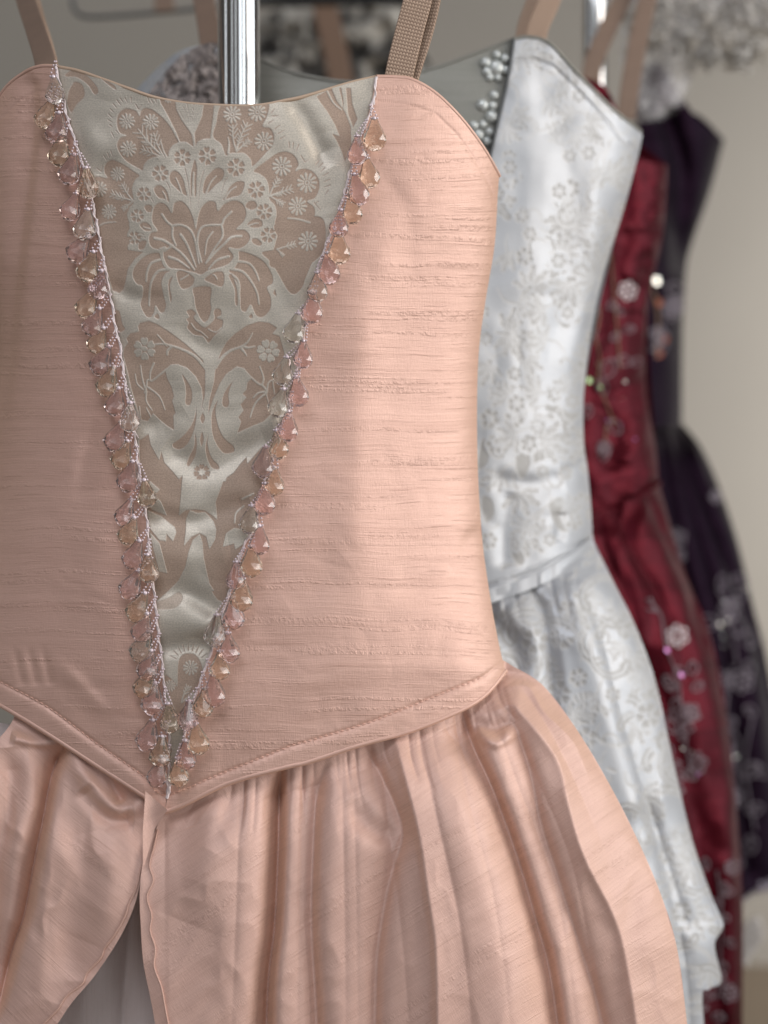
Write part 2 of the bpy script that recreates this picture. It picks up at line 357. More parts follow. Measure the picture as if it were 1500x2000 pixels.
# strap elastic
def strapmat():
    m, nt, p = newmat('tan_elastic'); uv = nd(nt, 'ShaderNodeUVMap', uv_map='fab').outputs[0]
    s = nd(nt, 'ShaderNodeSeparateXYZ'); nt.links.new(uv, s.inputs[0])
    # u = across in ribs, v = along; chain-stitch V shapes
    a = mth(nt, 'ABSOLUTE', mth(nt, 'SUBTRACT', mth(nt, 'FRACT', s.outputs[0]), .5))
    z = mth(nt, 'FRACT', mth(nt, 'ADD', s.outputs[1], mth(nt, 'MULTIPLY', a, .9)))
    h = mth(nt, 'MULTIPLY', mth(nt, 'SINE', mth(nt, 'MULTIPLY', z, math.pi)), mth(nt, 'SUBTRACT', 1, mth(nt, 'MULTIPLY', mth(nt, 'POWER', mth(nt, 'MULTIPLY', a, 2), 4), .8)))
    nt.links.new(mixc(nt, h, (.24, .155, .105), (.55, .39, .29)), p.inputs['Base Color']); p.inputs['Roughness'].default_value = .7
    bump(nt, h, p, .8, .0006); return m
M['strap'] = strapmat()
M['strap_back'] = simple('tan_elastic_plain', (.21, .142, .105), .75, 0, 60, .15)
# tulle
def tulle(name, col, lo, hi, scale, alpha=.9, col2=None):
    m, nt, p = newmat(name); tcn = nd(nt, 'ShaderNodeTexCoord').outputs['Object']
    n = noise(nt, tcn, scale, 5, .65); n2 = noise(nt, tcn, scale*.4, 3, .6)
    nt.links.new(mth(nt, 'ADD', mth(nt, 'MULTIPLY', ramp(nt, n, lo, hi), alpha), .06, clamp=True), p.inputs['Alpha'])
    nt.links.new(mixc(nt, ramp(nt, n2, .4, .6), col, col2 or col), p.inputs['Base Color']); p.inputs['Roughness'].default_value = .8; return m

# ================================================================ the setting
def wallmat(name, col, sc=3, b=.0008):
    m, nt, p = newmat(name); tcn = nd(nt, 'ShaderNodeTexCoord').outputs['Object']
    n = noise(nt, tcn, sc, 4, .6); n2 = noise(nt, tcn, 160, 3, .6)
    nt.links.new(mixc(nt, n, tuple(c*.93 for c in col), tuple(c*1.05 for c in col)), p.inputs['Base Color']); p.inputs['Roughness'].default_value = .85
    bump(nt, n2, p, .4, b); return m
def box(x0, x1, y0, y1, z0, z1):
    V = [(x, y, z) for z in (z0, z1) for y in (y0, y1) for x in (x0, x1)]
    return V, [(0, 2, 3, 1), (4, 5, 7, 6), (0, 1, 5, 4), (2, 6, 7, 3), (0, 4, 6, 2), (1, 3, 7, 5)]
V, F = box(-2.4, 2.4, 2.70, 2.80, -.9, 2.2)
o = npmesh('back_wall', V, F, wallmat('grey_beige_plaster', (.37, .34, .30)), None, False); prop(o, 'plain grey beige wall behind the hanging dresses', kind='structure')
V, F = box(-2.4, 2.4, -1.2, 2.70, -1.0, -.86)
o = npmesh('floor', V, F, wallmat('brown_floor', (.20, .155, .11), 8), None, False); prop(o, 'dim brown floor under the rail', kind='structure')

# ================================================================ shape of the peach bodice
D0 = .79
PX = .001*D0/FPX*1000       # metres per photo pixel at D0
SEAM_L = [(108, 130), (122, 190), (140, 250), (170, 340), (187, 420), (205, 520), (232, 660), (245, 750), (262, 830), (272, 900), (285, 985), (293, 1060), (305, 1170), (315, 1270), (325, 1370), (330, 1430), (331, 1500), (322, 1584)]
SEAM_R = [(735, 150), (722, 215), (697, 290), (672, 390), (640, 470), (612, 560), (598, 640), (570, 790), (540, 880), (515, 960), (498, 1030), (475, 1075), (440, 1180), (415, 1260), (382, 1350), (360, 1430), (338, 1505), (322, 1584)]
SIL_R = [(975, 345), (972, 385), (966, 480), (948, 590), (936, 680), (932, 780), (933, 900), (938, 1000), (945, 1080), (960, 1180), (975, 1260), (987, 1310)]
SIL_L = [(-45, 300), (-32, 450), (-10, 580), (-3, 650), (-5, 730), (-25, 850), (-55, 1000), (-95, 1150), (-140, 1300)]
def interp_x(P, y): P = np.asarray(P, float); return np.interp(y, P[:, 1], P[:, 0])
SILRS = catmull(SIL_R, 6); SILLS = catmull(SIL_L, 6)
def softplus(x, w): return w*np.logaddexp(0, x/w)
STITCH = [(-140, 1255), (0, 1332), (93, 1381), (187, 1451), (280, 1516), (322, 1553), (420, 1516), (560, 1460), (600, 1448), (700, 1418), (750, 1400), (870, 1352), (942, 1322), (990, 1285)]
EDGE = [(-140, 1300), (0, 1376), (93, 1432), (187, 1493), (280, 1553), (322, 1584), (443, 1530), (560, 1497), (600, 1488), (700, 1455), (810, 1424), (930, 1370), (987, 1310)]
TOPST_R = [(738, 198), (800, 205), (850, 222), (890, 260), (930, 315), (958, 365), (968, 400)]
TOPST_L = [(-40, 330), (0, 236), (40, 195), (75, 178), (112, 184)]
def pink_depth(X, Y, detail=True):
    c = 422+(325-422)*np.clip((Y-130)/1420, 0, 1)
    hr = interp_x(SILRS, np.clip(Y, 345, 1310))-c; hl = c-interp_x(SILLS, np.clip(Y, 300, 1300))
    t = np.where(X > c, (X-c)/hr, (c-X)/hl); t = np.clip(t, 0, 1)
    d = D0+.070*(1-np.sqrt(1-.965*t*t))
    # flat stomacher front and the turned side panel right of the boning
    xr = np.interp(Y, [150, 250, 350, 450, 550, 650, 800, 1150, 1330], [850, 838, 808, 760, 720, 700, 692, 694, 700])
    k = np.interp(Y, [150, 300, 500, 1150, 1300], [.02, .14, .34, .32, .05])
    d = d+PX*k*(softplus(X-xr, np.interp(Y, [300, 600, 1050, 1250], [30, 9, 9, 40]))-softplus(X-xr-105, 32)*.95)
    d = d-PX*9*np.exp(-((X-(xr-75))/60)**2)*np.interp(Y, [300, 450, 1100, 1250], [0, 1, 1, 0])*0
    # waist nip
    d = d+.006*np.exp(-((Y-820)/260)**2)
    if not detail: return d
    # long soft crease down the left side panel
    d = d+PX*fold(X, Y, [(62, 170), (62, 260), (45, 420), (28, 560), (15, 700), (0, 840)], 11, 26, 14, False, 0, .25)
    d = d+PX*fold(X, Y, [(190, 820), (165, 900), (150, 980)], 5, 16, 20, False, .3, .4)
    for x in (45, 72, 100): d = d+PX*fold(X, Y, [(x-18, 1260), (x, 1340)], 3.5, 9, 9, False, .4, .1)
    d = d-PX*fold(X, Y, [(100, 1290), (150, 1330), (215, 1400)], 4, 18, 14, False, .3, .2)
    # wrinkles near the right waist and shoulder
    d = d+PX*fold(X, Y, [(990, 1020), (930, 1040), (900, 1085)], 7, 14, 22, False, 0, .5)
    d = d+PX*fold(X, Y, [(735, 330), (790, 420), (800, 560)], 4, 40, 25, False, .2, .4)
    d = d+PX*fold(X, Y, [(560, 1180), (640, 1130), (680, 1100)], 4, 35, 40, False, .4, .3)
    d = d-PX*fold(X, Y, [(430, 1400), (600, 1330), (760, 1290)], 5, 45, 55, False, .3, .3)
    d = d+PX*(vnoise(X, Y, 90, 130, 3)*4.2+vnoise(X, Y, 45, 60, 4)*2.0+ridged(X, Y, 120, 60, 5)*1.0+ridged(X, Y, 50, 34, 6)*.5)
    # stitched hems at the armholes and along the waist: a groove, the hem itself a little proud
    for S, up, w in ((TOPST_R, 1, 3.2), (TOPST_L, -1, 3.2), (STITCH, -1, 3.4)):
        ds, s = pdist(X, Y, S)
        d = d+PX*((2.2 if S is STITCH else 1.3)*np.exp(-(ds/w)**2))
        pk = (.5+.5*np.sin(s*600+3*np.sin(s*47)))*np.exp(-(ds/11)**2); d = d+PX*.35*pk
    ds, s = pdist(X, Y, STITCH); below = Y > np.interp(X, [p[0] for p in STITCH], [p[1] for p in STITCH])
    d = d-np.where(below, PX*3.4*(1-np.exp(-(ds/9)**2)), 0)
    return d
def ridged(X, Y, sx, sy, seed):
    n = vnoise(X+vnoise(X, Y, sx*1.7, sy*1.7, seed+50)*sx, Y+vnoise(X, Y, sx*1.5, sy*1.5, seed+51)*sy, sx, sy, seed)
    return 1-2*np.sqrt(n*n*4+.01)
def stom_extra(X, Y):
    e = 0
    e = e+PX*fold(X, Y, [(560, 190), (600, 245), (640, 330)], 7, 15, 20, False, .2, .2)
    e = e-PX*fold(X, Y, [(150, 260), (210, 290), (270, 290)], 4, 25, 30, False, .2, .3)
    e = e+PX*fold(X, Y, [(180, 320), (235, 350), (300, 300)], 5, 25, 30, False, .2, .3)
    e = e+PX*fold(X, Y, [(225, 560), (260, 580), (330, 590)], 5, 18, 16, False, 0, .5)
    e = e+PX*fold(X, Y, [(240, 815), (300, 830), (360, 800)], 5, 20, 16, False, 0, .5)
    e = e+PX*fold(X, Y, [(345, 640), (420, 680), (480, 660)], 4, 22, 22, False, .3, .3)
    e = e+PX*fold(X, Y, [(320, 870), (400, 915), (470, 880), (540, 850)], 8, 24, 28, False, .1, .1)
    e = e+PX*fold(X, Y, [(285, 1000), (370, 1018), (430, 1000), (490, 985)], 8, 20, 20, False, 0, .1)
    e = e+PX*fold(X, Y, [(300, 1150), (370, 1160), (430, 1200)], 8, 20, 24, False, 0, .1)
    e = e+PX*fold(X, Y, [(315, 1265), (370, 1262), (420, 1262)], 8, 18, 20, False, 0, .1)
    e = e-PX*fold(X, Y, [(300, 1070), (380, 1090), (450, 1080)], 5, 30, 30, False, 0, .1)
    e = e-PX*fold(X, Y, [(310, 1210), (370, 1215), (430, 1220)], 5, 25, 25, False, 0, .1)
    e = e*1.1+PX*(vnoise(X, Y, 70, 60, 8)*4+vnoise(X, Y, 30, 34, 9)*1.6)
    return e

dress1 = root('peach_dress', (0, .84, -.36), 'peach silk dress with silver damask stomacher edged in crystal drops, nearest of the row', 'dress', 'dresses hanging in a row on the rail')
Bz = dress1
# right and left side panels of the bodice
X, Y = coons([(735, 150), (775, 152), (805, 157), (850, 183), (900, 232), (945, 292), (975, 345)], [(322, 1584)]+EDGE[6:], SEAM_R, SIL_R, 330, 620)
npanel = patch('bodice_side', X, Y, pink_depth(X, Y), M['pink'], Bz)
X, Y = coons([(-45, 300), (-25, 235), (10, 175), (50, 142), (80, 131), (108, 130)], EDGE[:6], SIL_L, SEAM_L, 230, 560)
patch('bodice_side', X, Y, pink_depth(X, Y), M['pink'], Bz)
# back of the bodice
X, Y = coons([(-45, 300), (100, 340), (400, 420), (800, 380), (975, 345)], [(-140, 1300), (320, 1450), (987, 1310)], SIL_L, SIL_R, 60, 60)
c = 400; tt = np.clip(np.abs((X-interp_x(SILLS, np.clip(Y, 300, 1300)))/(interp_x(SILRS, np.clip(Y, 345, 1310))-interp_x(SILLS, np.clip(Y, 300, 1300)))*2-1), 0, 1)
ed = np.maximum(pink_depth(X[:, -1], Y[:, -1], False), pink_depth(X[:, 0], Y[:, 0], False))[:, None]+.001
patch('bodice_back', X, Y, ed+.022*np.sqrt(np.clip(1-tt*tt, 0, 1)), M['pink'], Bz)

# ---------------------------------------------------------------- the stomacher's woven pattern
cv = Canvas(70, 100, 770, 1600, 2.)
A = (180, 180, 6.25); B = (200, 380, 3.5714); Cc = (200, 180, 5.357); Dd = (400, 180, 4.6875); E = (220, 620, 4.4118); Fc = (260, 940, 3.7037); G = (0, 100, 3.3333)
cv.T(*A)
cv.poly("575,290 545,235 480,205 400,200 330,250 300,330 305,430 340,500 415,530 350,550 315,590 300,650 320,720 380,810 450,870 560,930 615,960 640,880 700,820 790,790 860,780 920,815 940,720 990,650 1055,610 1020,540 960,430 880,330 790,250 720,205 650,190 595,225")
cv.poly("-120,1080 0,1040 80,1030 180,1045 150,990 145,920 180,855 240,825 300,840 400,890 500,960 580,1020 530,1070 495,1150 490,1200 510,1320 500,1370 450,1420 430,1500 440,1590 460,1660 430,1740 430,1875 0,1900 -160,1500")
cv.T(*B)
cv.poly("-60,-40 190,-40 190,100 170,140 190,200 175,250 175,290 180,385 290,400 230,450 180,520 165,600 150,660 120,690 70,670 50,600 0,400", sm=False)
cv.T(*A)
for x, y, R in ((425, 355, 92), (715, 365, 95), (440, 695, 95), (310, 1000, 82), (85, 1185, 92), (205, 1460, 86)): cv.daisy(x, y, R)
cv.sprig((880, 800), [(560, 450), (750, 500), (600, 700), (640, 570)], 13); cv.line([(920, 815), (870, 720), (838, 605)], 20, 6)
cv.sprig((500, 1330), [(230, 1240), (370, 1430), (300, 1270), (360, 1120)], 12); cv.line([(60, 1650), (150, 1600), (290, 1585)], 14, 6)
for l in ("470,60 478,130", "400,70 428,125", "340,75 378,125", "300,95 348,160", "255,140 300,195", "220,205 265,250", "200,270 248,315", "195,340 248,370", "210,400 250,425", "235,490 270,560", "290,470 325,510", "140,770 172,830", "185,740 210,800", "225,715 245,780", "55,930 110,970 125,890", "530,150 565,210 605,160", "675,60 700,130", "720,90 745,140", "770,90 785,130"):
    cv.line(l, 17, 12, 1., sm=False)
# top middle
cv.T(*Cc)
cv.poly("590,30 605,110 690,260 770,420 808,520 880,525 965,585 935,440 830,290 775,180 765,60", sm=False)
cv.poly("965,580 1000,520 1060,490 1130,490 1160,260 1175,60 1060,100 1040,250 985,380 955,440", sm=False)
cv.line([(965, 590), (950, 440), (935, 320)], 16, 30); cv.line([(935, 330), (850, 200), (780, 120)], 22, 10); cv.line([(945, 360), (860, 300), (820, 250)], 18, 6); cv.line([(935, 330), (900, 200), (870, 90)], 18, 10)
cv.line([(940, 330), (960, 220), (1000, 100)], 18, 12); cv.line([(955, 380), (1000, 290), (1035, 235)], 18, 8); cv.daisy(690, 60, 50)
for l in ("880,110 925,290", "955,120 940,290", "845,150 900,290", "800,190 880,330"): cv.line(l, 9, 4, 1.)
cv.T(*Dd)
cv.poly("180,90 560,90 570,220 530,310 600,330 635,400 620,490 560,560 440,680 420,620 360,560 300,560 240,560 190,580 150,480 75,410 100,290", sm=True)
cv.poly("445,720 560,630 660,560 750,545 820,580 860,660 830,720 900,700 980,720 1040,790 1050,880 1010,970 940,1000 1000,1050 1010,1120 980,1175 930,1185 1000,1220 1070,1300 1080,1400 1060,1500 900,1600 600,1600 640,1400 665,1290 640,1200 655,1120 640,1040 590,980 585,880 560,800 500,750")
cv.T(*B)
cv.poly("1210,200 1225,310 1205,380 1110,405 1180,480 1250,600 1300,680 1350,695 1400,640 1420,580 1480,450 1540,400 1560,250 1500,150")
cv.T(*Dd)
for x, y, R in ((250, 205, 78), (480, 185, 80), (540, 450, 82), (705, 680, 85), (935, 830, 88), (850, 1045, 82), (945, 1365, 86)): cv.daisy(x, y, R)
cv.line([(760, 1155), (860, 1165), (960, 1195)], 10, 14)
cv.sprig((290, 545), [(255, 300), (390, 280), (410, 440), (330, 400)], 11); cv.line([(215, 560), (222, 480), (212, 415)], 20, 6)
cv.sprig((590, 950), [(680, 790), (800, 885), (720, 1030), (700, 930)], 11)
cv.sprig((660, 1440), [(830, 1390), (720, 1500)], 10)
for l in ("770,455 775,510", "810,460 805,520", "860,480 835,540", "880,580 915,640 950,620", "1045,630 1010,670", "1080,650 1040,690", "1100,690 1060,730", "1130,740 1080,770", "1145,800 1090,820", "1150,850 1090,870", "1130,900 1100,940", "610,190 640,150", "620,220 670,215", "580,290 630,255", "640,340 690,300", "670,380 725,350", "690,430 735,400", "1000,1010 1060,1080", "1040,1000 1010,1020"):
    cv.line(l, 13, 9, 1., sm=False)
# ring of small flowers
cv.T(*A)
for x, y, R in ((1100, 800, 112), (1405, 780, 118), (830, 990, 108), (630, 1245, 92), (550, 1510, 88), (515, 1780, 86)): cv.petals(x, y, R, n=6, rot=x*.01)
cv.T(*Dd)
for x, y, R in ((285, 690, 88), (470, 895, 84), (545, 1095, 78), (580, 1310, 76)): cv.petals(x, y, R, n=6, rot=x*.013)
cv.T(*Cc)
cv.poly("700,870 740,820 800,840 850,920 870,1010 885,1085 830,1060 760,1000 710,940"); cv.line("770,900 805,980 840,1090", 8, 12)
cv.poly("535,1020 570,975 630,985 680,1050 700,1150 650,1125 580,1100"); cv.line("630,1040 655,1080 672,1140", 8, 10)
cv.poly("965,705 990,790 985,950 980,1085 925,1085 920,900 940,780"); cv.line("955,840 950,950 950,1100", 12, 26)
for l in ("865,800 900,980 925,1230", "1062,820 1020,980 1000,1210", "670,940 700,1000 710,1085", "510,1110 540,1165", "1310,890 1270,960 1240,1085"): cv.line(l, 12, 6, 1.)
cv.poly("1270,820 1200,790 1130,840 1070,920 1050,1045 1100,1060 1180,980 1260,910"); cv.line("1190,880 1130,950 1080,1070", 8, 14)
cv.poly("1490,950 1420,930 1340,980 1290,1070 1260,1130 1360,1100 1450,1070"); cv.line("1400,990 1330,1040 1280,1120", 8, 12)
cv.poly("435,1200 470,1175 520,1195 515,1235 460,1245")
cv.T(*Dd)
cv.poly("370,1050 400,1000 460,1000 480,1050 430,1080"); cv.poly("385,1215 450,1160 520,1175 525,1230 450,1245"); cv.line("400,1225 450,1205 490,1200", 8, 6); cv.poly("430,1345 480,1340 525,1385 500,1410 440,1385")
cv.T(*B)
cv.poly("258,215 290,190 330,210 345,250 300,255"); cv.line("285,225 310,235 335,240", 6, 5); cv.poly("250,345 275,320 310,325 290,380 255,385"); cv.poly("300,75 330,80 345,120 315,125 295,100")
cv.line([(235, 265), (290, 280)], 8, 6, 1.); cv.line([(240, 290), (300, 300)], 8, 6, 1.)
# great palmette
cv.poly("650,238 635,170 600,90 550,45 500,60 485,128 450,75 400,55 360,85 345,150 350,200 382,252 340,265 322,310 340,365 400,385 460,372 425,395 430,450 470,512 560,530 640,545 690,560 740,530 800,515 880,485 915,430 880,372 950,380 1010,345 1030,290 990,245 935,242 985,190 1005,130 980,65 920,40 850,65 805,112 790,55 740,45 690,90 665,160", sm=True)
cv.line("415,138 450,190 488,225 488,290 512,355", 12, 10); cv.line("490,218 545,212 605,240 640,300 660,400 672,480", 13, 8)
cv.line("362,305 430,322 500,370 570,430 640,525", 15, 11); cv.line("545,280 585,340 620,420 652,505", 16, 6); cv.line("432,395 470,370 490,355", 10, 10)
cv.line("900,120 850,170 830,210 760,213 700,225 670,270 663,350 690,470", 11, 10); cv.line("830,210 838,290 780,380 720,480", 12, 7); cv.line("770,260 730,320 715,420", 8, 5); cv.line("968,290 900,298 850,345 790,400 725,475", 14, 10)
cv.line("465,437 530,460 605,515", 16, 7); cv.line("880,432 800,458 740,520", 15, 7); cv.line("425,395 440,370 400,380", 8, 8); cv.line("455,520 560,530 640,560", 12, 9); cv.line("740,540 820,515 900,510", 10, 12)
# side volutes
cv.poly("390,405 300,425 225,500 210,570 240,625 278,640 280,700 265,770 300,845 335,858 360,825 370,775 400,820 430,822 445,770 425,690 415,610 440,555 472,530 430,500 410,450")
cv.line("400,455 340,480 312,540 305,605", 14, 9); cv.line("462,522 390,535 345,600 330,680 326,775", 15, 8); cv.line("470,545 435,580 425,640 440,700 465,785", 13, 9)
cv.poly("492,572 465,590 458,640 472,750 486,722 472,640")
cv.poly("955,395 1050,420 1130,470 1185,560 1188,620 1150,650 1176,720 1172,800 1120,856 1070,842 1035,770 1000,818 965,800 960,720 950,640 900,560 880,530 920,510 950,450")
cv.line("930,465 1020,480 1070,540 1092,600", 14, 8); cv.line("900,520 980,540 1040,610 1080,690 1092,765", 15, 8); cv.line("885,550 940,590 955,660 938,785", 13, 9)
cv.poly("905,560 880,570 920,660 925,760 945,770 940,660")
cv.poly("515,550 560,530 640,580 622,640 550,655"); cv.poly("710,590 780,540 840,540 852,600 832,645 760,620"); cv.line("545,595 580,575 600,560", 6, 5); cv.line("800,590 785,565 770,560", 6, 5)
cv.poly("635,650 755,645 755,740 760,800 740,870 710,892 680,860 650,790 640,720")
cv.poly("585,815 620,800 655,830 640,860 680,905 712,925 745,905 780,865 775,820 790,795 825,802 830,840 800,860 842,880 830,940 780,990 740,1035 700,990 640,980 590,930 600,895 585,870 605,850")
cv.line("620,900 650,940 690,960 735,1000", 5, 4); cv.line("740,940 790,960 830,930", 5, 4); cv.poly("360,850 385,830 400,860 385,870"); cv.poly("1020,850 1040,830 1050,855 1035,868"); cv.poly("1190,690 1205,660 1215,710")
cv.poly("85,815 120,815 140,900 160,940 120,960 90,900")
# lower acanthus
cv.T(*E)
cv.poly("215,75 235,45 310,28 390,60 500,130 620,220 720,310 780,370 797,430 800,560 795,680 755,820 775,700 765,610 715,510 640,435 560,405 500,410 455,450 470,520 510,600 530,680 515,720 545,825 525,850 530,975 460,930 400,880 350,830 300,900 240,880 200,750 160,620 130,480 90,330 95,270 130,215 115,180 150,135 225,120", sm=False)
cv.line("802,440 720,345 640,295 540,255 440,230 370,232", 24, 9); cv.line("470,320 475,285 505,255", 14, 16); cv.line("385,150 420,190 465,245", 6, 10)
cv.petals(275, 270, 98, 0., 6, .5, False); cv.line([(262, 268), (280, 270)], 34, None, 0.)
cv.line("460,450 400,500 340,545 300,540 290,600 275,650", 12, 8); cv.line("240,415 258,540 290,640", 6, 12); cv.line("290,640 290,720 340,800", 10, 5); cv.line("300,600 400,680 450,795", 11, 5); cv.line("355,395 325,470 322,540", 12, 8); cv.line("195,490 210,570 260,620", 5, 9); cv.line("230,770 240,880", 6, 8); cv.line("290,780 350,900", 5, 9)
cv.poly("1420,90 1350,45 1260,32 1150,70 1050,140 980,210 930,300 885,425 870,560 830,720 820,850 870,700 920,580 980,490 1070,425 1130,440 1200,520 1160,560 1150,620 1115,660 1150,690 1100,750 1125,800 1080,860 1105,900 1070,1000 1200,940 1300,900 1400,800 1480,600 1480,300 1440,160 1380,140", sm=False)
cv.line("885,430 940,350 1010,290 1100,255 1160,215 1205,135", 26, 5); cv.line("1120,250 1170,262 1225,250", 20, 5); cv.line("1110,270 1135,300 1155,332", 20, 5)
cv.petals(1340, 290, 100, 0., 6, .2, False); cv.line([(1335, 290), (1348, 290)], 36, None, 0.)
cv.line("1190,515 1240,560 1285,580 1300,520 1268,425", 12, 8); cv.line("1285,580 1330,630", 14, 14); cv.line("1330,640 1260,650 1212,692", 12, 7); cv.line("1325,650 1230,740 1185,862", 14, 7); cv.line("1330,640 1340,570 1375,545 1385,600 1395,660", 10, 8); cv.line("1320,650 1345,740", 8, 5)
for q in ("595,488 640,540 680,620 686,700 665,757 625,742 630,660 622,580", "1066,520 1030,570 1000,660 1006,740 985,776 945,757 950,680 990,600", "718,690 716,800 690,900 640,980 570,1050 515,1090 530,1128 590,1137 655,1080 702,970 723,850", "912,705 888,800 907,920 955,1030 1042,1110 1042,1162 960,1172 897,1100 858,1000 850,860 872,770", "775,822 797,870 775,918 753,870", "770,985 787,1050 766,1112 750,1050", "709,995 727,1080 715,1190 660,1282 638,1262 660,1195 700,1110", "826,1005 820,1090 850,1200 917,1280 905,1312 850,1292 808,1200 800,1100"): cv.poly(q)
cv.petals(768, 1335, 76, 1., 7, .2, False); cv.poly("768,1405 792,1440 766,1478 742,1440")
cv.line([(790, 800), (765, 760)], 8, 4, 1.)
# lower field: taupe ground, satin shapes
cv.poly("240,1500 225,1060 310,1000 330,1100 400,1225 420,1150 447,1250 520,1330 570,1392 603,1360 600,1500", sm=False)
cv.poly("925,1500 970,1420 980,1380 1040,1340 1100,1260 1155,1200 1160,1260 1300,1100 1450,1150 1400,1500", sm=False)
cv.T(*Fc)
cv.poly("-100,0 1100,0 1100,400 760,900 560,1480 200,2100 100,1900 60,900", sm=False)
for q in ("355,-12 345,120 333,245 380,208 450,200 520,210 580,250 607,275 595,150 655,-12", "412,212 385,270 380,370 368,465 420,402 480,374 530,400 552,488 592,420 600,350 580,290 520,225 465,232", "120,0 190,60 150,100 200,150 242,245 130,200 110,100", "100,210 200,255 300,330 312,370 287,432 240,378 236,432 190,425 120,340", "120,370 190,450 245,663 190,650 150,500", "650,472 672,380 730,340 800,350 850,420 740,492 730,450", "480,385 500,440 510,560 550,740 590,800 645,885 600,960 600,1050 590,1240 180,1240 150,920 155,880 250,800 330,720 380,620 400,520 430,430"):
    cv.poly(q, 0., sm=False)
cv.poly("600,800 640,860 612,860 570,800", 1.); cv.line("790,130 870,90", 12, 8, 0.); cv.line("735,300 745,230 800,180", 8, 8)
cv.poly("160,880 260,840 330,800 360,850 300,920 180,925", .55)
cv.poly("180,1230 590,1230 560,1500 300,2000 200,1700", 0., sm=False)
cv.poly("318,1480 325,1320 350,1260 400,1243 450,1255 490,1310 505,1400 470,1500 400,1600 340,1720 300,1650 240,1500 230,1400 300,1450"); cv.daisy(415, 1350, 52)
cv.sprig((350, 1600), [(400, 1480), (440, 1540)], 9); cv.daisy(265, 1480, 40)
for i in range(9): a = -2.7+i*.27; cv.line([(405+math.cos(a)*105, 1330+math.sin(a)*105), (405+math.cos(a)*150, 1330+math.sin(a)*160)], 9, 7, 1., sm=False)
# corners at the top
cv.T(*G)
cv.poly("425,150 470,125 560,155 625,220 642,268 612,282 570,220 500,172 430,168"); cv.poly("480,200 535,215 552,290 500,350 462,400 430,320 445,250"); cv.poly("655,175 740,220 757,252 718,232"); cv.line([(470, 200), (440, 260), (430, 330)], 14, 8)
cv.T(*Dd)
cv.poly("1020,40 1160,-40 1210,80 1285,180 1340,320 1345,480 1285,645 1250,540 1205,445 1160,378 1232,402 1190,300 1120,180 1060,100", sm=False)
cv.poly("1290,-40 1340,-40 1350,100 1400,250 1360,330 1310,200", sm=False); cv.line([(1120, -10), (1180, 100), (1250, 160)], 14, 8); cv.line([(1240, -30), (1265, 100), (1255, 160)], 26, 8, 1.)
cv.done(1)

X, Y = coons([(108, 130), (150, 138), (200, 155), (250, 173), (300, 190), (350, 200), (400, 205), (495, 207), (560, 196), (600, 187), (680, 163), (735, 150)], [(321, 1584), (322, 1584)], SEAM_L, SEAM_R, 460, 900)
a = cv.sample(X, Y); e = cv.sample(X, Y, 'E')
dp = pink_depth(X, Y)+.0012+stom_extra(X, Y)+a*.00022-e*.00012
patch('stomacher', X, Y, dp, M['stomacher'], Bz, {'pat': a, 'edge': e})
# satin piping that finishes the neckline, thin rolled edges
def pline(pts, dd=0., n=200, extra=None):
    p = resample(catmull(pts, 10), n); d = pink_depth(p[:, 0], p[:, 1])+dd; return at(p[:, 0], p[:, 1], d)
TOPE = [(108, 130), (150, 138), (200, 155), (250, 173), (300, 190), (350, 200), (400, 205), (495, 207), (560, 196), (600, 187), (680, 163), (735, 150)]
bg_ = Bag(); bg_.add(*tube(pline(TOPE, .0022), .0011, 8)); bg_.build('neckline_piping', simple('gold_piping', (.50, .36, .26), .5, .1), Bz)
bg_ = Bag(); bg_.add(*tube(pline([(735, 150), (775, 151), (805, 156), (850, 182), (900, 231), (945, 291), (975, 344)], .001), .0013, 8)); bg_.build('armhole_edge', M['pink'], Bz); bg_ = Bag(); bg_.add(*tube(pline([(-45, 300), (-25, 235), (10, 174), (50, 141), (80, 130), (108, 130)], .001), .0013, 8)); bg_.build('armhole_edge', M['pink'], Bz)
b = Bag(); b.add(*tube(pline(EDGE, .0012, 300), .0016, 8)); b.build('waist_edge', M['pink'], Bz)
# topstitching
def stitches(S, name, L=7., gap=4., r=.00042):
    p = catmull(S, 12); n = int(np.linalg.norm(np.diff(p, axis=0), axis=1).sum()/(L+gap)); q = resample(p, n+1); b = Bag()
    for i in range(n):
        u = q[i]; v = q[i+1]; w = u+(v-u)*L/(L+gap); pts = np.stack([u, u*.5+w*.5, w]); d = pink_depth(pts[:, 0], pts[:, 1])-np.array([-.0002, .0005, -.0002])
        b.add(*tube(at(pts[:, 0], pts[:, 1], d), r, 5))
    b.build(name, M['stitch'], Bz)
stitches(STITCH[1:-1], 'topstitching')

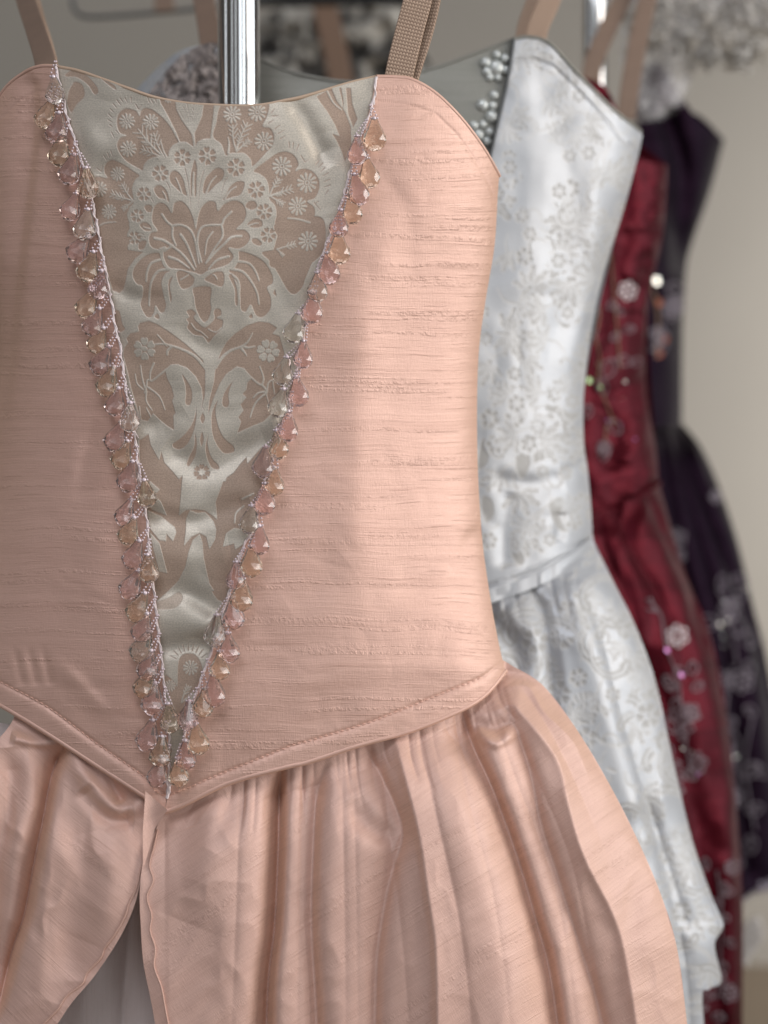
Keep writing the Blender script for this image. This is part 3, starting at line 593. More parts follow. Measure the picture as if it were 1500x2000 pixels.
# ---------------------------------------------------------------- crystal fringe along both seams
LB = [(107,176,'c'),(92,222,'o'),(112,250,'p'),(117,293,'o'),(137,330,'p'),(172,357,'o'),(140,403,'p'),(167,438,'c'),(156,484,'p'),(174,520,'o'),(194,556,'p'),(172,592,'o'),(184,628,'p'),(192,664,'o'),(200,704,'p'),(212,744,'o'),(226,784,'p'),(254,814,'c'),(228,852,'p'),(240,888,'o'),(252,930,'p'),(286,963,'o'),(246,1000,'p'),(253,1036,'o'),(262,1082,'p'),(290,1110,'o'),(258,1141,'p'),(271,1185,'o'),(279,1225,'p'),(279,1262,'c'),(290,1299,'p'),(285,1334,'o'),(299,1364,'p'),(332,1402,'o'),(290,1435,'p'),(314,1467,'o'),(309,1509,'p')]
RB = [(732,262,'o'),(698,293,'p'),(720,337,'o'),(698,370,'p'),(687,408,'o'),(663,436,'p'),(662,484,'o'),(642,524,'p'),(620,560,'c'),(610,600,'p'),(576,640,'c'),(592,692,'p'),(554,724,'c'),(582,764,'p'),(546,786,'c'),(562,832,'p'),(543,868,'o'),(515,902,'p'),(536,940,'o'),(517,974,'p'),(488,1014,'c'),(507,1054,'p'),(491,1096,'o'),(461,1124,'p'),(472,1161,'o'),(456,1197,'p'),(421,1231,'c'),(447,1264,'p'),(430,1299,'o'),(418,1348,'p'),(398,1372,'o'),(367,1397,'p'),(386,1442,'o'),(363,1474,'p'),(349,1508,'o')]
def teardrop(segn=8):
    # long flat flutes from the pointed tip, then two rows of diamond facets at the foot; unit length 2
    prof = [(1.0, .15, 0), (.42, .40, 0), (-.12, .66, 0), (-.50, .72, 1), (-.80, .52, 0), (-1.0, .20, 1)]
    V = []
    for k, (z, r, o) in enumerate(prof):
        for i in range(segn):
            a = o*math.pi/segn+2*math.pi*i/segn; V.append((r*math.cos(a), r*math.sin(a), z))
    F = []
    for k in range(len(prof)-1):
        o0, o1 = prof[k][2], prof[k+1][2]
        for i in range(segn):
            a, b = k*segn+i, k*segn+(i+1) % segn; c_, d_ = (k+1)*segn+i, (k+1)*segn+(i+1) % segn
            if o0 == o1 or o1 > o0: F += [(a, c_, b), (b, c_, d_)]
            else: F += [(a, c_, d_), (a, d_, b)]
    top = len(V); V.append((0, 0, 1.02)); bot = len(V); V.append((0, 0, -1.04))
    for i in range(segn):
        F.append((top, i, (i+1) % segn)); q = (len(prof)-1)*segn; F.append((bot, q+(i+1) % segn, q+i))
    return np.array(V), np.array(F)
TV, TF = teardrop()
protos = {}
def fringe(seam, beads, side):
    SE = catmull(seam, 8); SE = SE[(SE[:, 1] < 1562)]; p = resample(SE, 420)
    jit = np.cumsum(RNG.normal(0, .5, 420)); jit -= np.linspace(0, jit[-1], 420); jit = np.clip(jit, -3, 3)
    P = at(p[:, 0]+jit, p[:, 1], pink_depth(p[:, 0], p[:, 1])-.0012)
    b = Bag(); rr = .0006*(1+.35*np.sin(np.linspace(0, 230, 420)))
    b.add(*tube(P, rr, 6)); ph = np.linspace(0, 260, 420)
    P2 = P+np.stack([np.cos(ph)*.0007, np.sin(ph)*.0005-.0003, 0*ph], -1); b.add(*tube(P2, .0004, 5))
    for _ in range(30):   # loose thread ends and knots
        k = RNG.integers(5, 410); q = P[k]+RNG.normal(0, .0003, (5, 3))*np.array([1, .5, 1])+np.linspace(0, 1, 5)[:, None]*np.array([RNG.normal(0, .001), -.0006, -.004]); b.add(*tube(q, .0003, 4))
    trim = b.build('beaded_trim', M['thread'], Bz)
    trim['label'] = 'thread and crystal drop fringe down the '+('left' if side < 0 else 'right')+' edge of the stomacher'
    for (x, y, t) in beads:
        big = RNG.uniform(.92, 1.08); L = 30.5*big; R = 31*big
        sx = np.interp(y-46, SE[:, 1], SE[:, 0])
        ax = np.array([(sx-x)*(.55 if side < 0 else .25), 46.]); ax /= np.linalg.norm(ax); ang = math.atan2(ax[0], ax[1])+RNG.normal(0, .07)
        dep = float(pink_depth(np.array([x]), np.array([y]), False)[0])-.0062-RNG.uniform(0, .0012)
        mat = {'p': 'bead_pink', 'o': 'bead_peach', 'c': 'bead_clear'}[t]
        if mat not in protos:
            o = npmesh('teardrop_bead', TV, TF, M[mat], None, False, origin=(0, 0, 0)); protos[mat] = o.data; first = True
        else:
            o = bpy.data.objects.new('teardrop_bead', protos[mat]); C.objects.link(o)
        o.location = Vector(at(x, y, dep)); o.rotation_euler = (RNG.normal(-.06, .05), ang, 0)
        o.scale = (R*PX, R*PX*.85, L*PX)
        spin = RNG.uniform(0, .8); o.rotation_euler = (Matrix.Rotation(ang, 3, 'Y') @ Matrix.Rotation(RNG.normal(-.05, .05), 3, 'X') @ Matrix.Rotation(0, 3, 'Z')).to_euler()
        adopt(o, trim)
        # seed-bead loop from the cord to the tip of the drop
        tip = np.array([x+math.sin(ang)*L*.95, y-math.cos(ang)*L*.95]); ay = tip[1]-RNG.uniform(24, 34); anc = np.array([np.interp(ay, SE[:, 1], SE[:, 0]), ay])
        s = Bag(); nb = max(4, int(np.linalg.norm(tip-anc)/4.9))
        for sg in (-1, 1):
            for j in range(nb):
                u = j/(nb-1); q = anc+(tip-anc)*u+np.array([sg*(1.5+4.5*u), 0]); dz = dep*u+(1-u)*(dep+.004)-.001*math.sin(u*3.1)
                cpt = at(q[0], q[1], dz); V_, F_ = ball(cpt, .00062, 6, 4); s.add(V_, F_)
        V_, F_ = ball(at(tip[0], tip[1]+1, dep), .0013, 8, 5); s.add(V_, F_)
        s.build('seed_bead_loop', M['seed'], trim)
fringe(SEAM_L, LB, -1); fringe(SEAM_R, RB, 1)

# ---------------------------------------------------------------- skirts of the peach dress
def skirt_r_depth(X, Y):
    top = np.interp(X, [p[0] for p in EDGE], [p[1] for p in EDGE]); below = np.clip((Y-top+30), 0, None)
    sr = np.interp(Y, [1290, 1340, 1430, 1540, 1650, 1750, 1850, 2000, 2300], [985, 1062, 1130, 1195, 1250, 1292, 1322, 1342, 1370])
    t = np.clip((X-300)/(sr-300), -.2, 1)
    d = D0+.016+.075*(1-np.sqrt(1-.96*np.clip(t, 0, 1)**2.4))-.030*(1-np.exp(-below/110))
    d = d+np.where(X < 330, (330-X)*PX*.15, 0)
    g = np.clip(1-below/190, 0, 1)
    h = 0
    h = h-fold(X, Y, [(548, 1490), (545, 1580), (543, 1670), (536, 1810), (522, 1950), (515, 2300)], 70, 22, 8, True)
    h = h-fold(X, Y, [(640, 1470), (618, 1560), (611, 1670), (608, 1810), (618, 2000), (625, 2300)], 38, 40, 16, True, .1)
    h = h-fold(X, Y, [(708, 1450), (735, 1500), (765, 1560), (785, 1630), (760, 1720), (738, 1850), (732, 1990), (730, 2300)], 30, 40, 18, True)
    h = h+fold(X, Y, [(771, 1430), (798, 1538), (822, 1640), (840, 1760), (852, 1850), (856, 2000), (858, 2300)], 22, 14, 50, True)
    h = h-fold(X, Y, [(900, 1390), (924, 1460), (960, 1538), (1008, 1670), (1044, 1790), (1080, 1940), (1120, 2300)], 54, 40, 14, True)
    h = h-fold(X, Y, [(990, 1380), (1032, 1500), (1056, 1610), (1085, 1700), (1122, 1820), (1176, 2000), (1230, 2300)], 32, 44, 20, True, .1)
    h = h+fold(X, Y, [(850, 1440), (885, 1560), (930, 1700), (965, 1850), (990, 2000), (1010, 2300)], 16, 60, 50, False, .2)
    h = h+fold(X, Y, [(1008, 1380), (1086, 1478), (1110, 1568), (1140, 1670), (1200, 1790), (1224, 1880), (1250, 2050), (1270, 2300)], 20, 20, 36, True)
    h = h+fold(X, Y, [(985, 1345), (1030, 1340), (1062, 1390), (1120, 1450), (1150, 1520)], 16, 26, 12, True, .1, .5)
    h = h-fold(X, Y, [(1010, 1330), (1070, 1420), (1130, 1540), (1190, 1680)], 12, 20, 26, True, .1, .5)
    # tension drapes just below the waist seam
    h = h-fold(X, Y, [(690, 1560), (715, 1610), (775, 1640)], 14, 22, 26, False, .3, .2)
    h = h-fold(X, Y, [(925, 1400), (960, 1425), (1000, 1405)], 14, 12, 16, False, .3, .2)
    h = h+fold(X, Y, [(930, 1430), (970, 1452), (1010, 1425)], 10, 10, 14, False, .3, .2)
    h = h+fold(X, Y, [(385, 1560), (430, 1600), (400, 1700), (360, 1800)], 14, 50, 60, False, .1, .3)
    h = h-fold(X, Y, [(450, 1535), (440, 1600), (410, 1660)], 12, 20, 26, False, 0, .5)
    h = h-fold(X, Y, [(330, 1590), (380, 1570), (440, 1545)], 10, 14, 14, False, 0, .2)
    for (x0, x1, am, l0) in ((470, 452, 7, .7), (592, 580, 8, .6), (668, 676, 9, .8), (690, 700, 6, .4), (738, 800, 8, .4), (815, 925, 9, .5), (872, 1000, 7, .6), (945, 1130, 8, .5), (968, 1175, 7, .3)):
        yy = float(np.interp(x0, [p[0] for p in EDGE], [p[1] for p in EDGE])); h = h-fold(X, Y, [(x0, yy-20), (x0+(x1-x0)*.3, yy+150), (x0+(x1-x0)*.75, yy+380), (x1, 2050), (x1+8, 2300)], am*.55, 16, 8, True, 0, .55+l0*.5)
    for i, x in enumerate((455, 478, 500, 522, 566, 590, 612, 655, 676, 692, 722, 745, 795, 815, 840, 862, 885, 918, 942, 962)):
        yy = float(np.interp(x, [p[0] for p in EDGE], [p[1] for p in EDGE])); sl = (x-560)*.12+8*math.sin(i*3.1); ln = 55+75*abs(math.sin(i*2.3))
        h = h-fold(X, Y, [(x, yy-40), (x+sl*.3, yy+ln*.45), (x+sl, yy+ln)], 9+5*math.sin(i*1.7), 7, 5, True, 0, .9)
    h = h+(ridged(X*.95+Y*.2, Y, 70, 190, 24)*1.6+ridged(X, Y, 40, 60, 25)*1.2)
    h = h+vnoise(X, Y, 120, 260, 21)*14+vnoise(X+Y*.4, Y, 60, 120, 22)*3+vnoise(X, Y, 30, 60, 23)*1.0
    w = np.exp(-np.clip(below-32, 0, None)/60); d = w*(pink_depth(X, top, False)+.006)+(1-w)*d
    return d-PX*h*1.15*(.1+.9*np.clip((below-22)/60, 0, 1))
SKL = [(330, 1560), (303, 1623), (282, 1670), (273, 1740), (275, 1810), (280, 1880), (294, 1950), (303, 2000), (320, 2100), (345, 2300)]
SKR = [(975, 1285), (1000, 1300), (1062, 1340), (1130, 1430), (1195, 1540), (1250, 1650), (1292, 1750), (1322, 1850), (1342, 2000), (1370, 2300)]
X, Y = coons([(330, 1560), (443, 1505), (560, 1472), (700, 1430), (810, 1400), (930, 1345), (975, 1285)], [(345, 2300), (1370, 2300)], SKL, SKR, 420, 400)
patch('overskirt', X, Y, skirt_r_depth(X, Y), M['pink_bias'], Bz)
SL_R = [(284, 1545), (279, 1623), (281, 1670), (275, 1717), (261, 1773), (233, 1833), (187, 1903), (140, 1959), (112, 2000), (40, 2100), (-60, 2200)]
def skirt_l_depth(X, Y):
    top = np.interp(X, [p[0] for p in EDGE], [p[1] for p in EDGE]); below = np.clip(Y-top+30, 0, None)
    d = D0+.018-.026*(1-np.exp(-below/100))+np.clip((150-X)/400, 0, 1)**2*.03
    h = 0
    h = h-fold(X, Y, [(134, 1440), (103, 1507), (84, 1600), (65, 1693), (47, 1787), (23, 1860), (-10, 2000)], 58, 20, 8, True, 0, .2)
    h = h+fold(X, Y, [(145, 1470), (185, 1540), (225, 1580), (262, 1575), (285, 1552)], 18, 20, 16, False, 0, .05)
    h = h-fold(X, Y, [(205, 1490), (228, 1545), (240, 1568)], 14, 10, 12, False, 0, .1)
    h = h-fold(X, Y, [(160, 1540), (205, 1592), (262, 1600)], 12, 16, 22, False, .1, .1)
    h = h+fold(X, Y, [(20, 1440), (75, 1450), (130, 1448)], 14, 10, 14, False, .1, .2)
    h = h-fold(X, Y, [(95, 1530), (160, 1640), (158, 1800), (110, 1960)], 12, 40, 40, False, .2, .2)
    h = h+fold(X, Y, [(200, 1620), (215, 1720), (170, 1840)], 12, 45, 40, False, .2, .3)
    h = h-fold(X, Y, [(15, 1460), (20, 1560), (-5, 1700), (-20, 1900)], 22, 24, 26, False, .1)
    h = h+vnoise(X, Y, 90, 180, 31)*10+vnoise(X, Y, 35, 60, 32)*2.5+ridged(X, Y, 60, 160, 33)*3+ridged(X, Y, 36, 50, 34)*1.5
    w = np.exp(-np.clip(below-32, 0, None)/60); d = w*(pink_depth(X, top, False)+.006)+(1-w)*d
    return d-PX*h*1.2*(.1+.9*np.clip((below-22)/50, 0, 1))
X, Y = coons([(-200, 1640), (0, 1440), (38, 1385), (93, 1400), (187, 1460), (284, 1545)], [(-300, 2200), (-60, 2200)], [(-200, 1640), (-250, 1900), (-300, 2200)], SL_R, 300, 380, sm=True)
patch('overskirt', X, Y, skirt_l_depth(X, Y), M['pink_bias2'], Bz)
# scalloped embroidered edging, a corded line on each overskirt hem
def cord(pts, dfun, name, mat, r=.0008, lift=.0006, wob=0, per=0):
    p = resample(catmull(pts, 10), 500); s = np.linspace(0, 1, 500)
    P = at(p[:, 0], p[:, 1], dfun(p[:, 0], p[:, 1])-lift); b = Bag(); b.add(*tube(P, r*(1+.25*np.sin(s*900)), 6)); return b.build(name, mat, Bz)
cord([(308, 1620), (300, 1655), (292, 1690), (299, 1720), (287, 1752), (296, 1788), (293, 1818), (303, 1852), (301, 1888), (315, 1928), (322, 1965), (330, 2005), (345, 2060)], skirt_r_depth, 'scalloped_edging', M['pink_bias'], .0005)
cord([(276, 1690), (266, 1735), (252, 1765), (243, 1792), (222, 1828), (204, 1852), (196, 1872), (170, 1900), (160, 1922), (130, 1945), (112, 1972), (90, 1995), (60, 2030)], skirt_l_depth, 'scalloped_edging', M['pink_bias2'], .0005)
# a tuck of cloth folded back where the two overskirts meet
X, Y = coons([(284, 1545), (327, 1582)], [(279, 1690), (282, 1690)], [(284, 1545), (279, 1620), (279, 1690)], [(327, 1582), (303, 1618), (282, 1690)], 30, 80, sm=False)
patch('overskirt_tuck', X, Y, D0-.008+0*X+PX*10*np.sin((X-280)/14), M['pink_bias'], Bz)
# pale underskirt showing between
X, Y = coons([(-300, 1360), (400, 1480)], [(-300, 2350), (460, 2350)], [(-300, 1360), (-300, 2350)], [(400, 1480), (460, 2350)], 160, 160, sm=False)
h = fold(X, Y, [(262, 1700), (250, 1850), (240, 2000), (235, 2300)], 16, 8, 22, True)+fold(X, Y, [(180, 1800), (150, 2100), (140, 2300)], 9, 20, 20, False)+fold(X, Y, [(30, 1380), (0, 1500)], 8, 14, 14, False)+vnoise(X, Y, 60, 300, 41)*9
patch('underskirt', X, Y, D0+.034-PX*h, M['under'], Bz)

# ---------------------------------------------------------------- elastic straps
def strap(name, path, w, mat, parent, th=.0012, ribs=8, pitch=.0022, twist=0., face=(0, -1, 0)):
    """flat elastic: path = 3-D centre points, w width (m) (scalar or list)"""
    P = resample(catmull(np.asarray(path, float), 10), 80); n = len(P); T = np.gradient(P, axis=0); T /= np.linalg.norm(T, axis=1)[:, None]
    f = np.asarray(face, float); S = np.cross(T, f); S /= np.linalg.norm(S, axis=1)[:, None]; Nn = np.cross(S, T)
    a = np.linspace(0, twist, n)[:, None]; S, Nn = S*np.cos(a)+Nn*np.sin(a), -S*np.sin(a)+Nn*np.cos(a)
    W_ = np.broadcast_to(np.asarray(np.interp(np.linspace(0, 1, n), np.linspace(0, 1, len(np.atleast_1d(w))), np.atleast_1d(w))), (n,))[:, None]
    m = 24; ang = np.linspace(0, 2*math.pi, m, endpoint=False); cx = np.sign(np.cos(ang))*np.abs(np.cos(ang))**.35*.5; cy = np.sign(np.sin(ang))*np.abs(np.sin(ang))**.35*.5
    V = P[:, None]+S[:, None]*W_[:, None]*cx[None, :, None]+Nn[:, None]*th*cy[None, :, None]
    i = np.arange(n*m).reshape(n, m); j = np.roll(i, -1, 1); F = np.stack([i[:-1], i[1:], j[1:], j[:-1]], -1).reshape(-1, 4)
    s = np.r_[0, np.cumsum(np.linalg.norm(np.diff(P, axis=0), axis=1))]
    uv = np.stack([np.broadcast_to((cx+.5)*ribs, (n, m)), np.broadcast_to((s/pitch)[:, None], (n, m))], -1).reshape(-1, 2)
    return npmesh(name, V.reshape(-1, 3), F, mat, parent, uv=uv)
SW = 58*PX
strap('shoulder_strap', [at(773, 185, .820), at(783, 130, .820), at(800, 60, .822), at(818, -10, .824), at(840, -120, .83)], SW, M['strap'], Bz, .0016, 9, .0021)
strap('shoulder_strap', [at(784, 185, .825), at(800, 130, .826), at(822, 60, .829), at(838, -10, .832), at(858, -120, .84)], SW*.95, M['strap'], Bz, .0016, 9, .0021, face=(-.35, -1, 0))
strap('shoulder_strap', [at(92, 175, .83), at(88, 120, .85), at(70, 60, .89), at(50, 0, .93), at(20, -100, .99)], .013, M['strap_back'], Bz, .0012, twist=.2)
strap('shoulder_strap', [at(102, 165, .835), at(99, 120, .86), at(84, 60, .90), at(66, 0, .95), at(40, -100, 1.0)], .011, M['strap'], Bz, .0015, 9, .0021, face=(.8, -1, 0))

# ================================================================ chrome rack posts
def post(px, d, r, y0, y1, label, tilt=0.):
    rt = root('chrome_post', tuple(at(px, y1, d)), label, 'rack post')
    P = np.array([at(px+tilt*(y-200), y, d) for y in np.linspace(y0, y1, 30)]); b = Bag(); b.add(*tube(P, r, 40)); b.build('tube', M['chrome'], rt); return rt
p1 = post(467, .915, 41*.915/FPX, -260, 700, 'bright chrome rack post standing upright behind the peach dress neckline', .004)

# ================================================================ white dress
DW = .955; PW = DW/FPX
dress2 = root('white_dress', tuple(at(900, 2000, DW+.05)), 'white damask dress with grey beaded front panel, second in the row', 'dress', 'dresses hanging in a row on the rail')
wc = Canvas(860, 40, 1470, 2100, 1.6)
wc.T(800, 0, 2.1429)
R2 = np.random.default_rng(5)
def rosette(x, y, R, n=6, rot=0., jag=3):
    for i in range(n):
        a = rot+(i-(n-1)/2)*.62; L_ = R*(1-.13*abs(i-(n-1)/2))*R2.uniform(.85, 1.1); wc.leaf(x-math.cos(a)*2, y-math.sin(a)*2, a, L_+7, L_*.19+4.5, 0., jag, False); wc.leaf(x, y, a, L_, L_*.19, 1., jag)
    wc.line([(x, y), (x-R*.5*math.cos(rot)+R*.1*math.sin(rot), y-R*.5*math.sin(rot)), (x-R*.9*math.cos(rot+.4), y-R*.9*math.sin(rot+.4))], R*.07, R*.03, 1.)
rosette(430, 490, 95, 6, .4); rosette(640, 900, 150, 7, .9); rosette(415, 1400, 165, 8, .2); rosette(410, 1060, 95, 5, 1.2)
wc.T(0, 0, 1)
for x, y, R, n in ((1115, 130, 40, 5), (1120, 270, 34, 6), (1180, 330, 46, 6), (1010, 90, 26, 5), (1070, 200, 40, 5), (1205, 200, 30, 5), (985, 255, 40, 6)): rosette(x, y, R, n, R2.uniform(0, 2))
wc.poly("1105,540 1125,535 1130,580 1110,640 1085,620 1090,580"); wc.line("1112,545 1108,590 1100,630", 5, 3, 0.); wc.leaf(1075, 560, .9, 90, 22); wc.leaf(1080, 740, 1.3, 120, 34, jag=4); wc.leaf(1065, 800, 1.7, 110, 30); wc.leaf(1120, 450, 2., 110, 26)
wc.T(900, 600, 2.5)
for x in (140, 260): wc.petals(x, 545, 52, 1., 6, .3)
wc.poly("165,640 200,620 240,640 200,740"); wc.poly("270,680 320,690 340,760 300,840 270,790"); wc.poly("100,650 140,660 130,760 80,790"); wc.poly("400,660 430,560 500,540 530,650 480,720 420,720")
wc.poly("430,960 500,930 560,1000 540,1090 470,1080"); wc.poly("250,1100 310,1060 330,1150 300,1260 250,1220"); wc.poly("100,930 150,940 160,1020 110,1050")
wc.line("95,870 160,880 230,870 290,880", 14, 8, 1.); wc.line("300,1060 380,1000 440,960", 12, 6, 1.)
wc.T(0, 0, 1)
for k in range(190):
    x, y = R2.uniform(950, 1410), R2.uniform(1170, 1950)
    if k % 3 == 0: wc.line([(x-.1, y), (x+.1, y)], 58, None, 0.); wc.petals(x, y, R2.uniform(14, 28), 1., 6, R2.uniform(0, 1))
    elif k % 3 == 1: rosette(x, y, R2.uniform(36, 66), 5, R2.uniform(0, 2))
    else:
        a0 = R2.uniform(0, 6.3); pts = [(x+math.cos(a0+t*2.4)*(20+t*34), y+math.sin(a0+t*2.4)*(20+t*34)) for t in np.linspace(0, 1.6, 10)]
        wc.line(pts, 18, 5, 1.); wc.line(pts, 4, 2, 0.)
for k in range(130):
    x, y = R2.uniform(940, 1260), R2.uniform(90, 1100)
    if k % 2: wc.line([(x-.1, y), (x+.1, y)], 44, None, 0.); wc.petals(x, y, R2.uniform(13, 20), 1., 6, R2.uniform(0, 1))
    else: rosette(x, y, R2.uniform(34, 64), 5, R2.uniform(0, 6))
for k in range(260):
    x, y = R2.uniform(950, 1400), R2.uniform(80, 1980); a0 = R2.uniform(0, 6.3)
    cu = R2.uniform(1, 3); pts = [(x+math.cos(a0+t*cu)*t*34, y+math.sin(a0+t*cu)*t*34) for t in np.linspace(0, 1, 6)]; wc.line(pts, 5, 2, 1. if k % 2 else .5)
wc.done(2)
def w_hw(Y): return np.interp(Y, [255, 275, 330, 420, 530, 640, 760, 860, 920, 1000, 1070, 1170], [1252, 1253, 1240, 1215, 1180, 1156, 1141, 1140, 1148, 1155, 1156, 1160])
def white_depth(X, Y):
    c = 720.; hr = w_hw(Y)-c; t = np.clip(np.abs(X-c)/hr, 0, 1); d = DW+.085*(1-np.sqrt(1-.965*t**2.4))
    d = d+PW*fold(X, Y, [(1045, 110), (1120, 330), (1100, 560), (1085, 700)], 9, 40, 50, False, .1, .1)
    d = d-PW*fold(X, Y, [(1160, 300), (1165, 500), (1125, 700), (1120, 850)], 6, 26, 22, False, .1, .1)
    d = d+PW*fold(X, Y, [(1100, 930), (1040, 945), (960, 935)], 9, 18, 22, False, .1, .1)+PW*fold(X, Y, [(1150, 900), (1110, 920)], 8, 12, 12, False)
    d = d+PW*fold(X, Y, [(1000, 960), (985, 1050), (990, 1110)], 9, 18, 26, False, .1, .1)+PW*fold(X, Y, [(1095, 1000), (1090, 1060)], 7, 10, 12, False, .1, .1)
    ds, s = pdist(X, Y, [(1003, 118), (1045, 116), (1080, 130), (1150, 200), (1215, 270), (1245, 300)]); d = d+PW*(3*np.exp(-(ds/4)**2))
    ds, s = pdist(X, Y, [(900, 1160), (960, 1142), (1050, 1115), (1110, 1080), (1160, 1040)]); d = d+PW*(4*np.exp(-(ds/4)**2))-np.where(Y > 1142+(960-X)*.45, PW*3, 0)
    return d+PW*(vnoise(X, Y, 60, 90, 51)*6+vnoise(X, Y, 24, 30, 52)*2+ridged(X, Y, 70, 70, 53)*2.2)
X, Y = coons([(1003, 76), (1035, 72), (1075, 86), (1130, 145), (1200, 215), (1252, 256)], [(900, 1190), (960, 1168), (1050, 1135), (1110, 1102), (1157, 1064)], [(1003, 76), (990, 160), (958, 300), (920, 500), (900, 800), (900, 1190)], [(1252, 256), (1253, 275), (1240, 330), (1215, 420), (1180, 530), (1156, 640), (1141, 760), (1140, 860), (1148, 920), (1155, 1000), (1157, 1064)], 190, 560)
a = wc.sample(X, Y); e = wc.sample(X, Y, 'E'); patch('bodice_side', X, Y, white_depth(X, Y)+a*.0003-e*.0002, M['white'], dress2, {'pat': a, 'edge': e})
# its left side panel, seen at the left of the post, and the grey satin front between
X, Y = coons([(190, 265), (240, 205), (300, 140), (350, 100), (395, 88), (432, 92)], [(300, 900), (560, 900)], [(190, 265), (230, 500), (300, 900)], [(432, 92), (470, 300), (560, 900)], 90, 160)
a = wc.sample(1500-X*1.0, Y+60); e = wc.sample(1500-X, Y+60, 'E'); patch('bodice_side', X, Y, DW+.02+((430-X)/240)**2*.05, M['white'], dress2, {'pat': a, 'edge': e})
X, Y = coons([(432, 92), (505, 117), (560, 138), (620, 152), (690, 160), (770, 150), (850, 132), (930, 103), (1003, 76)], [(560, 900), (900, 900)], [(432, 92), (470, 300), (560, 900)], [(1003, 76), (990, 160), (958, 300), (920, 500), (900, 900)], 160, 200)
patch('front_panel', X, Y, DW+.001+.012*((X-720)/280)**2+PW*vnoise(X, Y, 120, 40, 61)*5, M['greysatin'], dress2)
b = Bag(); p = resample(catmull([(432, 92), (505, 117), (560, 138), (620, 152), (690, 160), (770, 150), (850, 132), (930, 103), (1003, 76)], 8), 90); b.add(*tube(at(p[:, 0], p[:, 1], DW+.001+.012*((p[:, 0]-720)/280)**2), .0011, 8)); b.build('neckline_piping', M['greysatin'], dress2)
b = Bag(); p = resample(catmull([(1004, 78), (991, 160), (959, 300), (935, 420)], 8), 60); b.add(*tube(at(p[:, 0], p[:, 1], white_depth(p[:, 0], p[:, 1])-.0012), .0011, 8)); b.build('dark_piping', M['pipingdark'], dress2)
b = Bag(); p = resample(catmull([(1003, 76), (1035, 72), (1075, 86), (1130, 145), (1200, 215), (1252, 256)], 8), 90); b.add(*tube(at(p[:, 0], p[:, 1], white_depth(p[:, 0], p[:, 1])), .0012, 8)); b.build('armhole_edge', M['greysatin'], dress2)
X, Y = coons([(190, 265), (700, 420), (1252, 256)], [(300, 1100), (1157, 1064)], [(190, 265), (300, 1100)], [(1252, 256), (1141, 760), (1157, 1064)], 40, 40)
patch('bodice_back', X, Y, DW+.085+.03*np.sin(np.linspace(0, math.pi, 40))[None, :]+0*X, M['white'], dress2, {'pat': X*0, 'edge': X*0})
# crystals on the grey panel
CR = [(968, 133, 14), (948, 122, 9), (951, 140, 8), (970, 107, 7), (986, 114, 8), (987, 137, 8), (972, 152, 7), (956, 151, 7), (965, 186, 8), (942, 205, 10), (962, 207, 8), (960, 228, 11), (925, 245, 8), (943, 243, 7), (956, 258, 8), (934, 264, 10), (951, 276, 8), (920, 262, 6)]
cg = bpy.data.meshes
for x, y, r in CR:
    V_, F_ = ball((0, 0, 0), 1, 12, 8, (1, .75, 1)); ctr = at(x, y, DW+.001+.012*((x-720)/280)**2-.001)
    npmesh('round_crystal', V_*r*1.15*PW+ctr, F_, M['crystal'], dress2, True, origin=ctr)
# waistband and skirt
X, Y = coons([(900, 1172), (960, 1150), (1050, 1122), (1110, 1085), (1158, 1045)], [(900, 1200), (960, 1178), (1050, 1145), (1112, 1112), (1160, 1066)], [(900, 1172), (900, 1200)], [(1158, 1045), (1160, 1066)], 100, 8, )
patch('waistband', X, Y, white_depth(X, Y*0+1100)-.0025, M['white'], dress2, {'pat': X*0, 'edge': X*0})
def wskirt(X, Y):
    sr = np.interp(Y, [1060, 1140, 1220, 1330, 1500, 1640, 1750, 1810, 1930, 2100], [1157, 1200, 1240, 1280, 1318, 1352, 1390, 1412, 1410, 1400])
    t = np.clip((X-720)/(sr-720), 0, 1); top = 1168+(960-X)*.45*(X > 960); bl = np.clip(Y-top+10, 0, None)
    d = DW+.012+.08*(1-np.sqrt(1-.96*t**3))-.03*(1-np.exp(-bl/120)); h = 0
    h = h-fold(X, Y, [(1036, 1150), (1062, 1200), (1075, 1300), (1085, 1400)], 26, 14, 26, True, 0, .3)
    h = h-fold(X, Y, [(1140, 1140), (1180, 1260), (1215, 1400), (1290, 1640), (1340, 1800)], 16, 20, 26, True, .1)
    h = h+fold(X, Y, [(1110, 1120), (1150, 1240), (1180, 1330), (1240, 1560)], 14, 34, 30, False, .1)
    h = h-fold(X, Y, [(960, 1210), (1000, 1260), (1020, 1360)], 18, 20, 24, False, 0, .3)+fold(X, Y, [(985, 1190), (1040, 1230), (1060, 1300)], 8, 20, 20, False, .1, .3)
    h = h-fold(X, Y, [(1240, 1500), (1300, 1700), (1340, 1900), (1350, 2100)], 16, 14, 20, True, .2)
    for x in (975, 1000, 1075, 1100, 1125): h = h-fold(X, Y, [(x, 1130), (x+12, 1190), (x+26, 1240)], 7, 7, 9, True, 0, .8)
    return d-PW*(h+vnoise(X, Y, 90, 200, 71)*12+vnoise(X, Y, 30, 46, 72)*3+ridged(X, Y, 60, 80, 73)*4)
X, Y = coons([(900, 1172), (960, 1150), (1050, 1118), (1110, 1085), (1156, 1050)], [(900, 2200), (1395, 2200)], [(900, 1172), (900, 2200)], [(1156, 1050), (1200, 1140), (1240, 1220), (1280, 1330), (1318, 1500), (1352, 1640), (1390, 1750), (1413, 1805), (1396, 1845), (1409, 1915), (1385, 1932), (1372, 1960), (1395, 2200)], 260, 460)
a = wc.sample(X, Y); e = wc.sample(X, Y, 'E'); patch('skirt', X, Y, wskirt(X, Y)+a*.0004-e*.0003, M['white'], dress2, {'pat': a, 'edge': e})
